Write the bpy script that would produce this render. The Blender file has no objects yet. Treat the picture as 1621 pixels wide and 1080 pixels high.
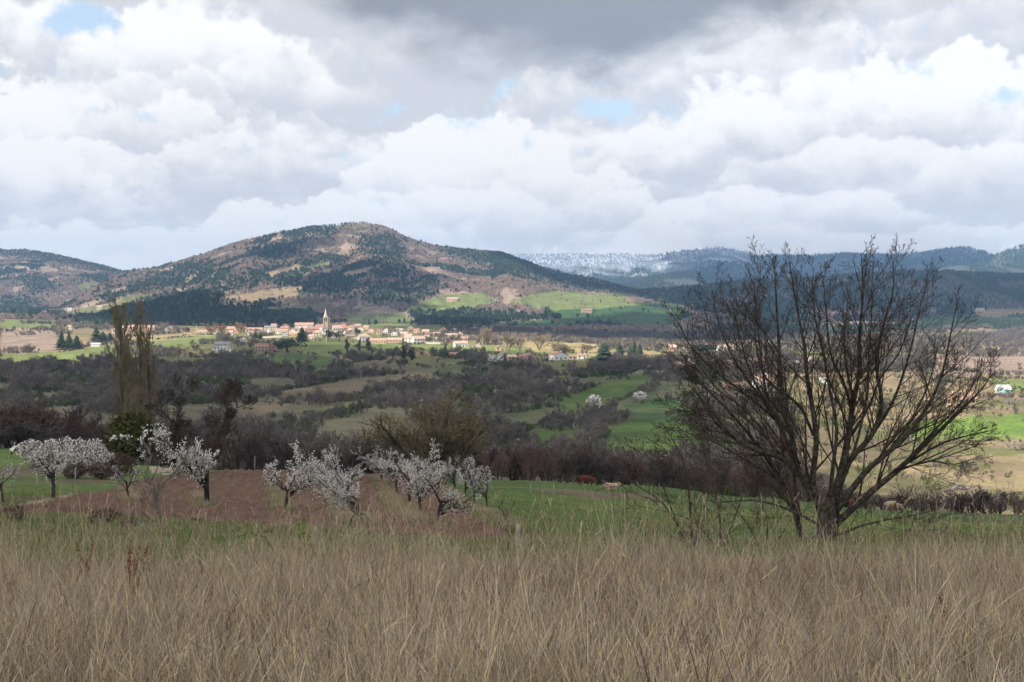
import bpy, math, random
import numpy as np
from mathutils import Vector

scene = bpy.context.scene
R = math.radians
# ------------------------------------------------------------------ camera
F = 2251.0          # focal length in photograph pixels
CX, HY = 810.5, 470.0   # optical axis column, horizon row
cam_d = bpy.data.cameras.new('camera')
cam_d.sensor_width = 36.0
cam_d.lens = 36.0 * F / 1621.0
cam_d.shift_y = (HY - 540.0) / 1621.0
cam_d.clip_start = 0.1
cam_d.clip_end = 60000.0
cam = bpy.data.objects.new('camera', cam_d)
scene.collection.objects.link(cam)
cam.location = (0, 0, 0)
cam.rotation_euler = (R(90), 0, 0)
scene.camera = cam

# ------------------------------------------------------------------ sun, exposure
SUN = Vector((-0.66, -0.40, 0.635)).normalized()     # towards the sun: left, behind the camera
sd = bpy.data.lights.new('sun', 'SUN')
sd.energy = 5.0
sd.angle = R(0.6)
sd.color = (1.0, 0.94, 0.84)
so = bpy.data.objects.new('sun', sd)
scene.collection.objects.link(so)
so.rotation_euler = SUN.to_track_quat('Z', 'Y').to_euler()
so.location = (0, 0, 300)
vs = scene.view_settings
vs.view_transform = 'Standard'
vs.look = 'None'
vs.exposure = 0.50
vs.gamma = 1.0
vs.use_curve_mapping = False
scene.render.engine = 'CYCLES'
scene.cycles.max_bounces = 4
scene.cycles.diffuse_bounces = 1
scene.cycles.glossy_bounces = 1
scene.cycles.transmission_bounces = 2
scene.cycles.transparent_max_bounces = 8
scene.cycles.volume_bounces = 0
scene.cycles.use_light_tree = False
scene.cycles.use_adaptive_sampling = True
scene.cycles.adaptive_threshold = 0.028
scene.cycles.adaptive_min_samples = 12
scene.cycles.use_denoising = True
scene.cycles.sample_clamp_indirect = 4.0

# ------------------------------------------------------------------ sky (world)
class NT:
    """short hand for building node trees"""
    def __init__(s, tree):
        s.t = tree; s.n = tree.nodes; s.l = tree.links
    def new(s, kind, **kw):
        n = s.n.new(kind)
        for k, v in kw.items():
            setattr(n, k, v)
        return n
    def put(s, sock, v):
        if v is None: return
        if isinstance(v, bpy.types.NodeSocket): s.l.new(v, sock)
        else: sock.default_value = v
    def m(s, op, a, b=None, c=None, clamp=False):
        n = s.new('ShaderNodeMath', operation=op); n.use_clamp = clamp
        for i, v in enumerate((a, b, c)): s.put(n.inputs[i], v)
        return n.outputs[0]
    def smooth(s, v, lo, hi, a=0.0, b=1.0):
        n = s.new('ShaderNodeMapRange'); n.interpolation_type = 'SMOOTHSTEP'
        for i, x in enumerate((v, lo, hi, a, b)): s.put(n.inputs[i], x)
        return n.outputs[0]
    def comb(s, x, y, z):
        n = s.new('ShaderNodeCombineXYZ')
        for i, v in enumerate((x, y, z)): s.put(n.inputs[i], v)
        return n.outputs[0]
    def noise(s, vec, scale, detail=5.0, rough=0.55, dist=0.0, col=False):
        n = s.new('ShaderNodeTexNoise')
        s.put(n.inputs['Vector'], vec)
        s.put(n.inputs['Scale'], scale); s.put(n.inputs['Detail'], detail)
        s.put(n.inputs['Roughness'], rough); s.put(n.inputs['Distortion'], dist)
        return n.outputs['Color' if col else 'Fac']
    def mix(s, f, a, b, mode='MIX'):
        n = s.new('ShaderNodeMix'); n.data_type = 'RGBA'; n.blend_type = mode
        s.put(n.inputs[0], f)
        for i, v in ((6, a), (7, b)):
            s.put(n.inputs[i], (*v, 1.0) if isinstance(v, tuple) and len(v) == 3 else v)
        return n.outputs[2]

def build_world():
    w = bpy.data.worlds.new('World'); scene.world = w; w.use_nodes = True
    t = NT(w.node_tree); t.n.clear()
    tc = t.new('ShaderNodeTexCoord')
    sep = t.new('ShaderNodeSeparateXYZ'); t.l.new(tc.outputs['Generated'], sep.inputs[0])
    dx, dy, dz = sep.outputs
    dzc = t.m('MAXIMUM', dz, 0.0)
    sky = t.new('ShaderNodeTexSky', sky_type='NISHITA')
    sky.sun_disc = False
    sky.sun_elevation = math.asin(SUN.z)
    sky.sun_rotation = math.atan2(SUN.x, SUN.y) % (2 * math.pi)
    sky.air_density = 1.0; sky.dust_density = 0.6; sky.ozone_density = 1.5
    # cloud rows: heaps that shrink towards the horizon, each lit on top and grey at its base
    hor = t.m('SQRT', t.m('ADD', t.m('ADD', t.m('MULTIPLY', dx, dx), t.m('MULTIPLY', dy, dy)), 1e-5))
    el = t.m('DIVIDE', dzc, hor); az = t.m('ARCTAN2', dx, dy)
    den = t.m('ADD', el, 0.12)
    X = t.m('MULTIPLY', az, 11.0); Y = t.m('MULTIPLY', t.m('LOGARITHM', den, 2.718), 5.0)
    base = t.comb(t.m('MULTIPLY', X, 1.7), Y, 0.0)
    fine = t.noise(base, 2.2, 9.0, 0.60)
    def heaps(scale, seed, wamp, smooth):
        q = t.comb(t.m('ADD', t.m('MULTIPLY', X, scale), seed), t.m('ADD', t.m('MULTIPLY', Y, scale), seed * 1.7), 0.0)
        w = t.noise(t.comb(t.m('ADD', t.m('MULTIPLY', X, scale * 1.7), seed), t.m('ADD', t.m('MULTIPLY', Y, scale), seed * 1.7), 0.0), 1.5, 8.0, 0.62, 0.0, True)
        wv = t.new('ShaderNodeVectorMath', operation='MULTIPLY_ADD'); t.l.new(w, wv.inputs[0]); wv.inputs[1].default_value = (wamp, wamp * 0.9, 0.0); t.l.new(q, wv.inputs[2])
        vo = t.new('ShaderNodeTexVoronoi', voronoi_dimensions='2D', feature='SMOOTH_F1'); vo.inputs['Scale'].default_value = 1.0; vo.inputs['Smoothness'].default_value = smooth
        t.l.new(wv.outputs[0], vo.inputs['Vector'])
        sp = t.new('ShaderNodeSeparateXYZ'); t.l.new(vo.outputs['Position'], sp.inputs[0]); sq = t.new('ShaderNodeSeparateXYZ'); t.l.new(wv.outputs[0], sq.inputs[0])
        sc = t.new('ShaderNodeSeparateXYZ'); t.l.new(vo.outputs['Color'], sc.inputs[0])
        return t.m('SUBTRACT', sq.outputs[1], sp.outputs[1]), vo.outputs['Distance'], sc.outputs[0]
    r1, f1, c1 = heaps(0.56, 4.3, 1.15, 0.2)
    r2, f2, c2 = heaps(1.35, 9.1, 1.2, 0.3)
    lit = t.m('ADD', t.m('ADD', t.m('MULTIPLY', r1, 0.95), t.m('MULTIPLY', r2, 0.42)), t.m('ADD', t.m('MULTIPLY', t.m('SUBTRACT', fine, 0.5), 1.1), t.m('MULTIPLY', t.m('SUBTRACT', c1, 0.5), 0.35)))
    s = t.smooth(lit, -0.5, 0.46)
    gaps = 0.0
    azt = t.m('DIVIDE', dx, t.m('MAXIMUM', dy, 0.05)); elt = t.m('DIVIDE', dz, t.m('MAXIMUM', dy, 0.05))
    for px, py, sx, sy, a in GAPS:
        gx = t.m('DIVIDE', t.m('SUBTRACT', azt, (px - CX) / F), sx / F); gz = t.m('DIVIDE', t.m('SUBTRACT', elt, (HY - py) / F), sy / F)
        g = t.m('EXPONENT', t.m('MULTIPLY', t.m('ADD', t.m('MULTIPLY', gx, gx), t.m('MULTIPLY', gz, gz)), -1.0))
        gaps = t.m('ADD', t.m('MULTIPLY', g, a), gaps)
    thick = t.m('ADD', t.m('ADD', t.m('MULTIPLY', fine, 1.1), t.m('MULTIPLY', f1, -0.35)), 0.30)
    cover = t.smooth(t.m('SUBTRACT', t.m('ADD', thick, t.m('MULTIPLY', t.m('SUBTRACT', fine, 0.5), 0.8)), t.m('MULTIPLY', gaps, 1.7)), 0.10, 0.52)
    cl = t.mix(s, (5.25, 5.38, 5.8), (7.95, 7.87, 7.85))
    cl = t.mix(t.smooth(dz, 0.09, 0.0, 0.0, 0.45), cl, (8.9, 8.5, 8.1))       # milky air low down
    # heavy grey cloud that hangs from overhead into the top of the view
    e = t.comb(t.m('MULTIPLY', az, 16.0), t.m('MULTIPLY', dz, 30.0), 0.0)
    ax = t.m('SUBTRACT', az, 0.045)
    edge = t.m('ADD', t.m('MULTIPLY', t.m('MULTIPLY', ax, ax), 1.35), 0.150)
    edge = t.m('ADD', edge, t.m('MULTIPLY', t.m('SUBTRACT', t.noise(e, 0.7, 7.0, 0.55, 0.0), 0.5), 0.10))
    dk = t.smooth(t.m('SUBTRACT', dz, edge), -0.012, 0.034)
    grey = t.mix(t.noise(e, 0.35, 4.0, 0.5), (2.0, 2.2, 2.55), (3.0, 3.2, 3.6))
    cl = t.mix(dk, cl, grey)
    col = t.mix(t.m('MAXIMUM', cover, dk), t.mix(0.6, sky.outputs[0], (5.7, 7.1, 8.6)), cl)
    bg = t.new('ShaderNodeBackground'); bg.inputs[1].default_value = 0.1
    t.l.new(col, bg.inputs[0])
    out = t.new('ShaderNodeOutputWorld'); t.l.new(bg.outputs[0], out.inputs[0])
    w.cycles.sampling_method = 'MANUAL'; w.cycles.sample_map_resolution = 512

GAPS = [(125, 30, 75, 30, 0.34), (975, 168, 75, 22, 0.28), (1600, 150, 60, 18, 0.26), (1490, 248, 40, 16, 0.2),
        (35, 308, 45, 20, 0.22), (235, 180, 26, 14, 0.22), (560, 250, 20, 8, 0.1), (1120, 165, 60, 8, 0.1)]
build_world()
# ------------------------------------------------------------------ helpers
rng = np.random.default_rng(7)
col_main = scene.collection

def _hash(ix, iy, seed):
    h = (ix * 374761393 + iy * 668265263 + seed * 974634777) & 0xffffffff
    h = ((h ^ (h >> 13)) * 1274126177) & 0xffffffff
    return ((h ^ (h >> 16)) & 0xffff) / 65535.0
def vnoise(x, y, seed=0):
    x = np.asarray(x, float); y = np.asarray(y, float)
    ix = np.floor(x).astype(np.int64); iy = np.floor(y).astype(np.int64)
    fx = x - ix; fy = y - iy
    fx = fx * fx * fx * (fx * (fx * 6 - 15) + 10); fy = fy * fy * fy * (fy * (fy * 6 - 15) + 10)
    a = _hash(ix, iy, seed); b = _hash(ix + 1, iy, seed); c = _hash(ix, iy + 1, seed); d = _hash(ix + 1, iy + 1, seed)
    return (a + (b - a) * fx) * (1 - fy) + (c + (d - c) * fx) * fy
def fbm(x, y, octv=4, seed=0, gain=0.5):
    s = 0.0; amp = 1.0; tot = 0.0
    for i in range(octv):
        s = s + amp * vnoise(np.asarray(x) * 2 ** i + 17.3 * i, np.asarray(y) * 2 ** i - 9.1 * i, seed + i); tot += amp; amp *= gain
    return s / tot            # 0..1
def sstep(v, a, b):
    t = np.clip((np.asarray(v, float) - a) / (b - a), 0, 1); return t * t * (3 - 2 * t)

# ------------------------------------------------------------------ terrain height
# survey of the valley: ground row (photograph pixel row, horizon 470) at columns COLS for distances ROWS
COLS = np.array([-900, 0, 200, 400, 600, 800, 1000, 1200, 1400, 1621, 2500], float)
TAB = [
 (30,   [886]*9), (40, [858]*9),
 (60,   [822, 826, 828, 830, 832, 834, 840, 846, 850]),
 (85,   [792, 798, 804, 807, 808, 814, 822, 832, 838]),
 (110,  [774, 779, 782, 783, 787, 798, 809, 824, 830]),
 (140,  [754, 755, 757, 758, 770, 785, 800, 817, 824]),
 (190,  [722, 738, 747, 751, 761, 770, 790, 810, 816]),
 (230,  [708, 735, 754, 758, 764, 768, 788, 808, 815]),
 (300,  [735, 755, 770, 775, 775, 775, 792, 815, 820]),
 (400,  [728, 745, 755, 755, 748, 748, 764, 788, 795]),
 (500,  [700, 715, 725, 725, 722, 716, 722, 740, 748]),
 (600,  [675, 690, 695, 692, 698, 690, 682, 694, 700]),
 (700,  [650, 660, 665, 662, 670, 660, 648, 650, 652]),
 (850,  [620, 625, 632, 630, 632, 622, 608, 616, 624]),
 (1000, [600, 600, 605, 604, 600, 597, 584, 592, 603]),
 (1250, [580, 575, 573, 572, 568, 573, 567, 570, 580]),
 (1500, [562, 559, 557, 556, 553, 558, 556, 557, 562]),
 (2000, [540, 538, 536, 536, 540, 545, 546, 545, 545]),
 (2400, [521, 523, 524, 524, 528, 537, 538, 536, 530]),
 (3000, [503, 507, 512, 508, 513, 521, 522, 521, 512]),
 (3600, [497, 499, 500, 497, 500, 507, 511, 510, 500]),
 (4500, [492]*9), (6500, [486]*9), (14000, [478]*9)]
TD = np.log(np.array([r[0] for r in TAB], float))
TS = np.array([[r[1][0]] + r[1] + [r[1][-1]] for r in TAB], float)
TS = (TS - HY) / F

def _pchip_slopes(x, y):
    h = np.diff(x); dl = np.diff(y, axis=0) / h[:, None]
    m = np.zeros_like(y); m[0] = dl[0]; m[-1] = dl[-1]
    a = dl[:-1]; b = dl[1:]
    ok = a * b > 0
    with np.errstate(divide='ignore', invalid='ignore'):
        m[1:-1] = np.where(ok, 2 * a * b / (a + b), 0)
    return m
TM = _pchip_slopes(TD, TS)

def crest(pts):
    p = np.array(pts, float); return lambda px: np.interp(px, p[:, 0], p[:, 1])
# hills: (name, crest line rows over columns, crest distance, front width, back width, base row at the foot, relief)
HILLS = [
 ('mountain', crest([(-400,520),(60,500),(130,462),(190,434),(250,424),(300,409),(350,393),(400,377),(430,370),(450,367),(500,364),(530,362),(550,358),(575,355.5),(590,356),(610,362),(640,377),(660,384),(690,391),(740,397),(790,403),(830,415),(870,428),(920,441),(980,453),(1020,464),(1080,490),(1200,520)]),
   5300, 2100, 1800, 506, 26),
 ('west_hill', crest([(-900,420),(-300,405),(-120,402),(-40,400),(0,399),(40,397),(75,401),(110,408),(150,419),(190,430),(240,446),(330,480),(420,510)]), 6500, 2000, 1500, 500, 24),
 ('far_range', crest([(300,470),(600,430),(760,408),(820,404),(860,403),(900,402),(950,404),(1000,403),(1040,405),(1062,402),(1090,397),(1120,392.5),(1150,392),(1175,396),(1200,403),(1260,405),(1330,402),(1380,404),(1430,401),(1470,397),(1505,394),(1530,393),(1550,398),(1575,407),(1650,412),(2400,400)]), 11500, 3800, 2500, 478, 40),
 ('green_knoll', crest([(900,480),(960,462),(1000,450),(1030,440),(1050,436),(1080,438),(1110,445),(1150,462),(1200,480)]), 7600, 1200, 900, 470, 8),
 ('east_hill', crest([(1300,480),(1380,455),(1450,440),(1500,428),(1540,415),(1570,405),(1590,398),(1621,389),(1700,378),(2400,390)]), 8800, 1800, 1500, 478, 24),
 ('east_knoll', crest([(1380,480),(1420,447),(1470,428),(1500,421),(1540,417),(1580,419),(1650,428),(2400,440)]), 7400, 1200, 800, 476, 10),
 ('dark_hill', crest([(900,500),(960,478),(1020,463),(1060,460),(1110,456),(1160,450),(1200,444),(1250,447),(1300,443),(1350,437),(1400,433),(1450,433),(1500,432),(1560,434),(1621,438),(2400,440)]), 4700, 1150, 1200, 500, 12),
 ('wooded_spur', crest([(60,525),(110,513),(150,504),(200,490),(250,478),(300,468),(330,466),(345,469),(380,479),(430,486),(480,498),(540,511),(600,518)]), 3150, 420, 500, 516, 4),
 ('meadow_hill', crest([(480,500),(560,487),(620,477),(680,467),(730,463),(800,464),(870,463),(950,465),(1000,469),(1040,477),(1100,487),(1180,500)]), 3950, 850, 700, 512, 8),
]
def hill_z(h, px, d):
    name, cr, dc, wf, wb, base, rel = h
    zc = (HY - cr(px)) / F * dc
    zf = (HY - base) / F * (dc - wf)
    x = (px - CX) / F * d
    wob = (fbm(px / 90.0, d / 1400.0, 3, 5) - 0.5)
    dd = d + wob * wf * 0.25
    t = (dc - dd) / wf
    tb = (dd - dc) / wb
    up = zc - zf
    front = zc - up * np.sign(t) * np.abs(t) ** 0.92
    back = zc - (np.abs(up) + 120) * np.maximum(tb, 0) ** 1.15
    z = np.where(t > 0, front, back)
    # gullies that run down the slope
    q = np.clip(t, 0, 1)
    g = (np.abs(fbm((px + d * 0.05) / 75.0, d / 1500.0, 4, 11) - 0.5) * 2 - 0.35)
    z = z - rel * 1.1 * g * np.sin(np.pi * q) * sstep(up, 0, 80)
    z = z - np.maximum(t - 1, 0) * 600
    return np.where(up > 1.0, z, -1e4)

def height(x, y):
    """ground height at x, y (camera eye at the origin)"""
    x = np.asarray(x, float); y = np.asarray(y, float)
    d = np.maximum(y, 6.0)
    px = np.clip(x / d * F + CX, -890, 2490)
    ld = np.clip(np.log(d), TD[0], TD[-1])
    k = np.clip(np.searchsorted(TD, ld) - 1, 0, len(TD) - 2)
    h = TD[k + 1] - TD[k]; s = (ld - TD[k]) / h
    c = np.clip(np.searchsorted(COLS, px) - 1, 0, len(COLS) - 2)
    f = (px - COLS[c]) / (COLS[c + 1] - COLS[c]); f = f * f * (3 - 2 * f)
    def row(cc):
        y0, y1, m0, m1 = TS[k, cc], TS[k + 1, cc], TM[k, cc], TM[k + 1, cc]
        return ((2*s**3 - 3*s**2 + 1) * y0 + (s**3 - 2*s**2 + s) * h * m0 + (-2*s**3 + 3*s**2) * y1 + (s**3 - s**2) * h * m1)
    S = row(c) * (1 - f) + row(c + 1) * f
    z = -S * d
    zn = -1.65 - 0.13 * np.maximum(y, -40) - 0.01 * np.minimum(y, 0)
    w = sstep(d, 24, 40)
    z = zn * (1 - w) + z * w
    z = z + (fbm(x / 5.0, y / 5.0, 3, 21) - 0.5) * 0.35 * sstep(y, 4, 14)
    z = z + (fbm(x / 60.0, y / 60.0, 3, 23) - 0.5) * 5.0 * sstep(y, 330, 600)
    # pasture terrace bank
    # hills
    far = d > 2300
    if np.any(far):
        zz = np.where(far, z, z)
        for hl in HILLS:
            hz = hill_z(hl, px, d)
            zz = np.where(far, np.maximum(zz, hz), zz)
        z = zz
        z = z + np.where(far, (fbm(x / 160.0, y / 160.0, 4, 31) - 0.5) * 14.0 * sstep(d, 2600, 3600), 0)
    return z

def hh(x, y): return float(height(np.array([x]), np.array([y]))[0])

# visible ground along any photograph column: used to find where a thing seen at a pixel stands
_D = np.exp(np.linspace(math.log(8), math.log(13500), 2600))
_prof = {}
def ground_at(px, py, dmin=0.0, dmax=1e9):
    """distance at which the sight line through (px, py) meets the ground"""
    key = round(px)
    if key not in _prof:
        x = (px - CX) / F * _D
        _prof[key] = HY - height(x, _D) / _D * F
    p = _prof[key]
    ok = np.nonzero((p <= py) & (_D >= dmin) & (_D <= dmax))[0]
    if len(ok) == 0:
        m = (_D >= dmin) & (_D <= dmax); return float(_D[m][np.argmin(p[m])])
    i = ok[0]
    if i > 0 and p[i - 1] > py and _D[i - 1] >= dmin:
        a = (p[i - 1] - py) / (p[i - 1] - p[i]); return float(_D[i - 1] + a * (_D[i] - _D[i - 1]))
    return float(_D[i])
def on_ground(px, py, dmin=0.0, dmax=1e9):
    d = ground_at(px, py, dmin, dmax); x = (px - CX) / F * d
    return Vector((x, d, hh(x, d))), d

# ------------------------------------------------------------------ materials
MATS = {}
def mat(name, build, rough=0.9):
    if name in MATS: return MATS[name]
    m = bpy.data.materials.new(name); m.use_nodes = True
    t = NT(m.node_tree); t.n.clear()
    out = t.new('ShaderNodeOutputMaterial')
    b = t.new('ShaderNodeBsdfPrincipled'); b.inputs['Roughness'].default_value = rough
    b.inputs['Specular IOR Level'].default_value = 0.2
    t.l.new(b.outputs[0], out.inputs[0])
    build(t, b, out)
    MATS[name] = m
    return m
def var_mat(name, c, c2=None, scale=3.0, rough=0.9, rnd=0.25, transl=0.0, bump=0.0, coord='Object'):
    """base colour, second colour blended in by noise, per-object/instance variation"""
    def build(t, b, out):
        tc = t.new('ShaderNodeTexCoord'); oi = t.new('ShaderNodeObjectInfo')
        n = t.noise(tc.outputs[coord], scale, 4.0, 0.6)
        col = t.mix(t.smooth(n, 0.35, 0.65), c, c2 or tuple(v * 0.6 for v in c))
        hs = t.new('ShaderNodeHueSaturation')
        t.put(hs.inputs['Value'], t.m('ADD', t.m('MULTIPLY', oi.outputs['Random'], 2 * rnd), 1.0 - rnd))
        t.put(hs.inputs['Hue'], t.m('ADD', t.m('MULTIPLY', t.m('FRACT', t.m('MULTIPLY', oi.outputs['Random'], 7.31)), 0.04 if rnd else 0.0), 0.48 if rnd else 0.5))
        t.l.new(col, hs.inputs['Color'])
        t.l.new(hs.outputs[0], b.inputs['Base Color'])
        if bump:
            bp = t.new('ShaderNodeBump'); bp.inputs['Strength'].default_value = bump
            t.l.new(n, bp.inputs['Height']); t.l.new(bp.outputs[0], b.inputs['Normal'])
        if transl:
            tr = t.new('ShaderNodeBsdfTranslucent'); t.l.new(hs.outputs[0], tr.inputs[0])
            mx = t.new('ShaderNodeMixShader'); mx.inputs[0].default_value = transl
            t.l.new(b.outputs[0], mx.inputs[1]); t.l.new(tr.outputs[0], mx.inputs[2])
            t.l.new(mx.outputs[0], out.inputs[0])
    return mat(name, build, rough)

# ------------------------------------------------------------------ mesh helpers
class MB:
    """collects polygons, then makes one mesh object"""
    def __init__(s): s.v = []; s.f = []; s.m = []; s.n = 0
    def add(s, verts, faces, mi=0):
        s.v.extend(verts); s.f.extend([tuple(i + s.n for i in f) for f in faces]); s.m.extend([mi] * len(faces)); s.n += len(verts)
    def quad(s, a, b, c, d, mi=0): s.add([a, b, c, d], [(0, 1, 2, 3)], mi)
    def box(s, x0, x1, y0, y1, z0, z1, mi=0):
        s.add([(x0,y0,z0),(x1,y0,z0),(x1,y1,z0),(x0,y1,z0),(x0,y0,z1),(x1,y0,z1),(x1,y1,z1),(x0,y1,z1)],
              [(0,3,2,1),(4,5,6,7),(0,1,5,4),(1,2,6,5),(2,3,7,6),(3,0,4,7)], mi)
    def tube(s, pts, rad, sides=5, mi=0, cap=True):
        P = np.asarray(pts, float); n = len(P)
        T = np.gradient(P, axis=0); T /= np.linalg.norm(T, axis=1)[:, None] + 1e-9
        ref = np.array([0.31, 0.95, 0.05]) if abs(T[0][1]) < 0.9 else np.array([1.0, 0.1, 0])
        u = np.cross(T, ref); u /= np.linalg.norm(u, axis=1)[:, None] + 1e-9
        w = np.cross(T, u)
        ang = np.arange(sides) / sides * 2 * math.pi
        ring = P[:, None, :] + np.asarray(rad, float)[:, None, None] * (np.cos(ang)[None, :, None] * u[:, None, :] + np.sin(ang)[None, :, None] * w[:, None, :])
        V = [tuple(v) for v in ring.reshape(-1, 3)]
        f = []
        for i in range(n - 1):
            for k in range(sides):
                k2 = (k + 1) % sides
                f.append((i * sides + k, i * sides + k2, (i + 1) * sides + k2, (i + 1) * sides + k))
        if cap:
            f.append(tuple(range(sides - 1, -1, -1))); f.append(tuple((n - 1) * sides + k for k in range(sides)))
        s.add(V, f, mi)
    def ribbon(s, pts, w0, w1, side, mi=0):
        n = len(pts); V = []
        for i, p in enumerate(pts):
            w = (w0 + (w1 - w0) * i / max(1, n - 1)) * 0.5
            V.append((p[0] - side[0] * w, p[1] - side[1] * w, p[2] - side[2] * w)); V.append((p[0] + side[0] * w, p[1] + side[1] * w, p[2] + side[2] * w))
        s.add(V, [(2*i, 2*i+1, 2*i+3, 2*i+2) for i in range(n - 1)], mi)
    def mesh(s, name, mats, smooth=False):
        me = bpy.data.meshes.new(name); me.from_pydata(s.v, [], s.f)
        for m in mats: me.materials.append(m)
        if len(mats) > 1: me.polygons.foreach_set('material_index', np.array(s.m, np.int32))
        if smooth: me.polygons.foreach_set('use_smooth', np.ones(len(me.polygons), bool))
        me.update(); return me
def obj(name, me, parent=None, loc=None, rz=0.0, sc=None):
    o = bpy.data.objects.new(name, me); col_main.objects.link(o)
    if parent is not None: o.parent = parent
    if loc is not None: o.location = loc
    if rz: o.rotation_euler = (0, 0, rz)
    if sc is not None: o.scale = sc if not isinstance(sc, (int, float)) else (sc,) * 3
    return o
def tag(o, label=None, cat=None, group=None, kind=None):
    if label: o['label'] = label
    if cat: o['category'] = cat
    if group: o['group'] = group
    if kind: o['kind'] = kind
    return o
def copy_tree(o, parent=None):
    c = o.copy(); col_main.objects.link(c)
    if parent is not None: c.parent = parent
    for ch in list(o.children): copy_tree(ch, c)
    return c
def empty(name, loc, rz=0.0, sc=1.0):
    e = bpy.data.objects.new(name, None); col_main.objects.link(e); e.location = loc; e.rotation_euler = (0, 0, rz); e.scale = (sc,) * 3
    e.empty_display_size = 0.3
    return e

# ------------------------------------------------------------------ land cover (ground colours)
def in_poly(px, py, poly):
    c = np.zeros(np.shape(px), bool); n = len(poly); j = n - 1
    for i in range(n):
        xi, yi = poly[i]; xj, yj = poly[j]
        if yi != yj:
            c ^= ((yi > py) != (yj > py)) & (px < (xj - xi) * (py - yi) / (yj - yi) + xi)
        j = i
    return c
GREEN = (0.085, 0.135, 0.028); LIT_GREEN = (0.18, 0.215, 0.07); OLIVE = (0.165, 0.165, 0.065); STRAW = (0.36, 0.285, 0.14)  # the brighter, yellower green has the sunlight on open fields put in
TAN = (0.27, 0.20, 0.115); SCRUB = (0.155, 0.14, 0.085); PINK = (0.31, 0.23, 0.175); SHADE_GREEN = (0.05, 0.105, 0.03); TRACK = (0.36, 0.30, 0.24); TERR = (0.21, 0.165, 0.10)  # the dark green has cloud shade on the meadows put in
FIELDS = [  # polygon (photograph pixels of the surveyed ground), colour
 ([(870,640),(990,595),(1030,590),(1042,610),(960,640),(900,652)], GREEN), ([(820,690),(870,680),(935,685),(925,708),(850,708)], GREEN),
 ([(930,728),(960,680),(1000,662),(1060,660),(1115,680),(1115,722),(1000,732)], GREEN), ([(985,640),(1060,630),(1115,650),(1105,672),(1000,668)], SHADE_GREEN),
 ([(835,574),(935,571),(948,585),(880,593),(845,586)], OLIVE), ([(385,560),(520,561),(565,572),(520,583),(400,581)], GREEN),
 ([(468,540),(640,543),(640,561),(540,566),(475,561)], LIT_GREEN), ([(640,560),(765,574),(680,583),(615,576)], OLIVE), ([(640,545),(728,548),(724,557),(650,554)], LIT_GREEN),
 ([(0,562),(110,556),(190,541),(345,529),(345,541),(200,563),(0,582)], LIT_GREEN), ([(0,520),(80,517),(100,553),(0,560)], PINK), ([(190,534),(340,524),(345,530),(190,544)], STRAW),
 ([(0,507),(90,505),(95,518),(0,520)], LIT_GREEN), ([(1230,590),(1660,588),(1660,650),(1230,640)], TAN), ([(1260,640),(1660,630),(1660,800),(1380,800),(1250,730)], OLIVE),
 ([(1430,672),(1500,662),(1660,652),(1660,693),(1500,698),(1420,694)], (0.15,0.235,0.045)), ([(1555,600),(1660,597),(1660,617),(1590,621)], LIT_GREEN), ([(1450,590),(1540,588),(1560,600),(1480,606)], OLIVE),
 ([(1225,600),(1500,605),(1480,640),(1225,650)], OLIVE),
 ([(430,622),(560,600),(685,589),(700,598),(560,627),(470,642)], TERR), ([(640,602),(745,590),(750,598),(650,612)], TERR), ([(350,642),(470,630),(430,662),(345,668)], TERR), ([(480,650),(600,628),(590,640),(500,662)], OLIVE),
 ([(800,478),(870,461),(1000,466),(1045,480),(1020,498),(880,494)], LIT_GREEN), ([(640,492),(690,468),(765,464),(795,480),(700,497)], LIT_GREEN), ([(525,512),(560,498),(640,495),(665,513),(600,520)], LIT_GREEN),
 ([(560,516),(705,514),(690,524),(560,524)], OLIVE), ([(340,474),(450,455),(485,454),(470,470),(400,482)], TAN), ([(80,494),(180,481),(200,468),(260,463),(150,503)], OLIVE), ([(400,492),(520,480),(535,488),(430,497)], OLIVE),
 ([(860,494),(1060,480),(1105,490),(1060,514),(900,510)], SHADE_GREEN), ([(780,512),(880,505),(960,512),(880,520),(780,520)], SHADE_GREEN), ([(988,443),(1010,432),(1032,433),(1018,441)], (0.5,0.43,0.33)), ([(118,452),(150,445),(162,452),(130,464)], OLIVE),
 ([(560,549),(700,543),(1000,556),(950,570),(760,560),(600,556)], LIT_GREEN), ([(880,556),(1000,552),(1060,560),(960,566)], STRAW), ([(830,540),(950,545),(940,560),(840,556)], STRAW),
 ([(1540,492),(1660,488),(1660,503),(1545,508)], TAN), ([(1545,508),(1600,503),(1560,520),(1540,520)], OLIVE), ([(1480,560),(1660,545),(1660,590),(1480,600)], PINK),
 ([(518,561),(545,563),(562,571),(530,567)], TRACK), ([(1005,586),(1060,588),(1062,592),(1005,590)], TRACK), ([(420,432),(470,420),(490,424),(430,440)], TAN), ([(480,425),(520,415),(525,420),(490,430)], OLIVE),
]
def field_limit(poly, d):
    if min(p[1] for p in poly) > 535: return (d > 235) & (d < 2700)
    if min(p[1] for p in poly) < 470 or max(p[1] for p in poly) < 500: return d > 2400
    return d > 1000
def in_fields(px, py, d):
    m = np.zeros(np.shape(px), bool)
    for poly, c in FIELDS: m |= in_poly(px, py, poly) & field_limit(poly, d)
    return m
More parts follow.
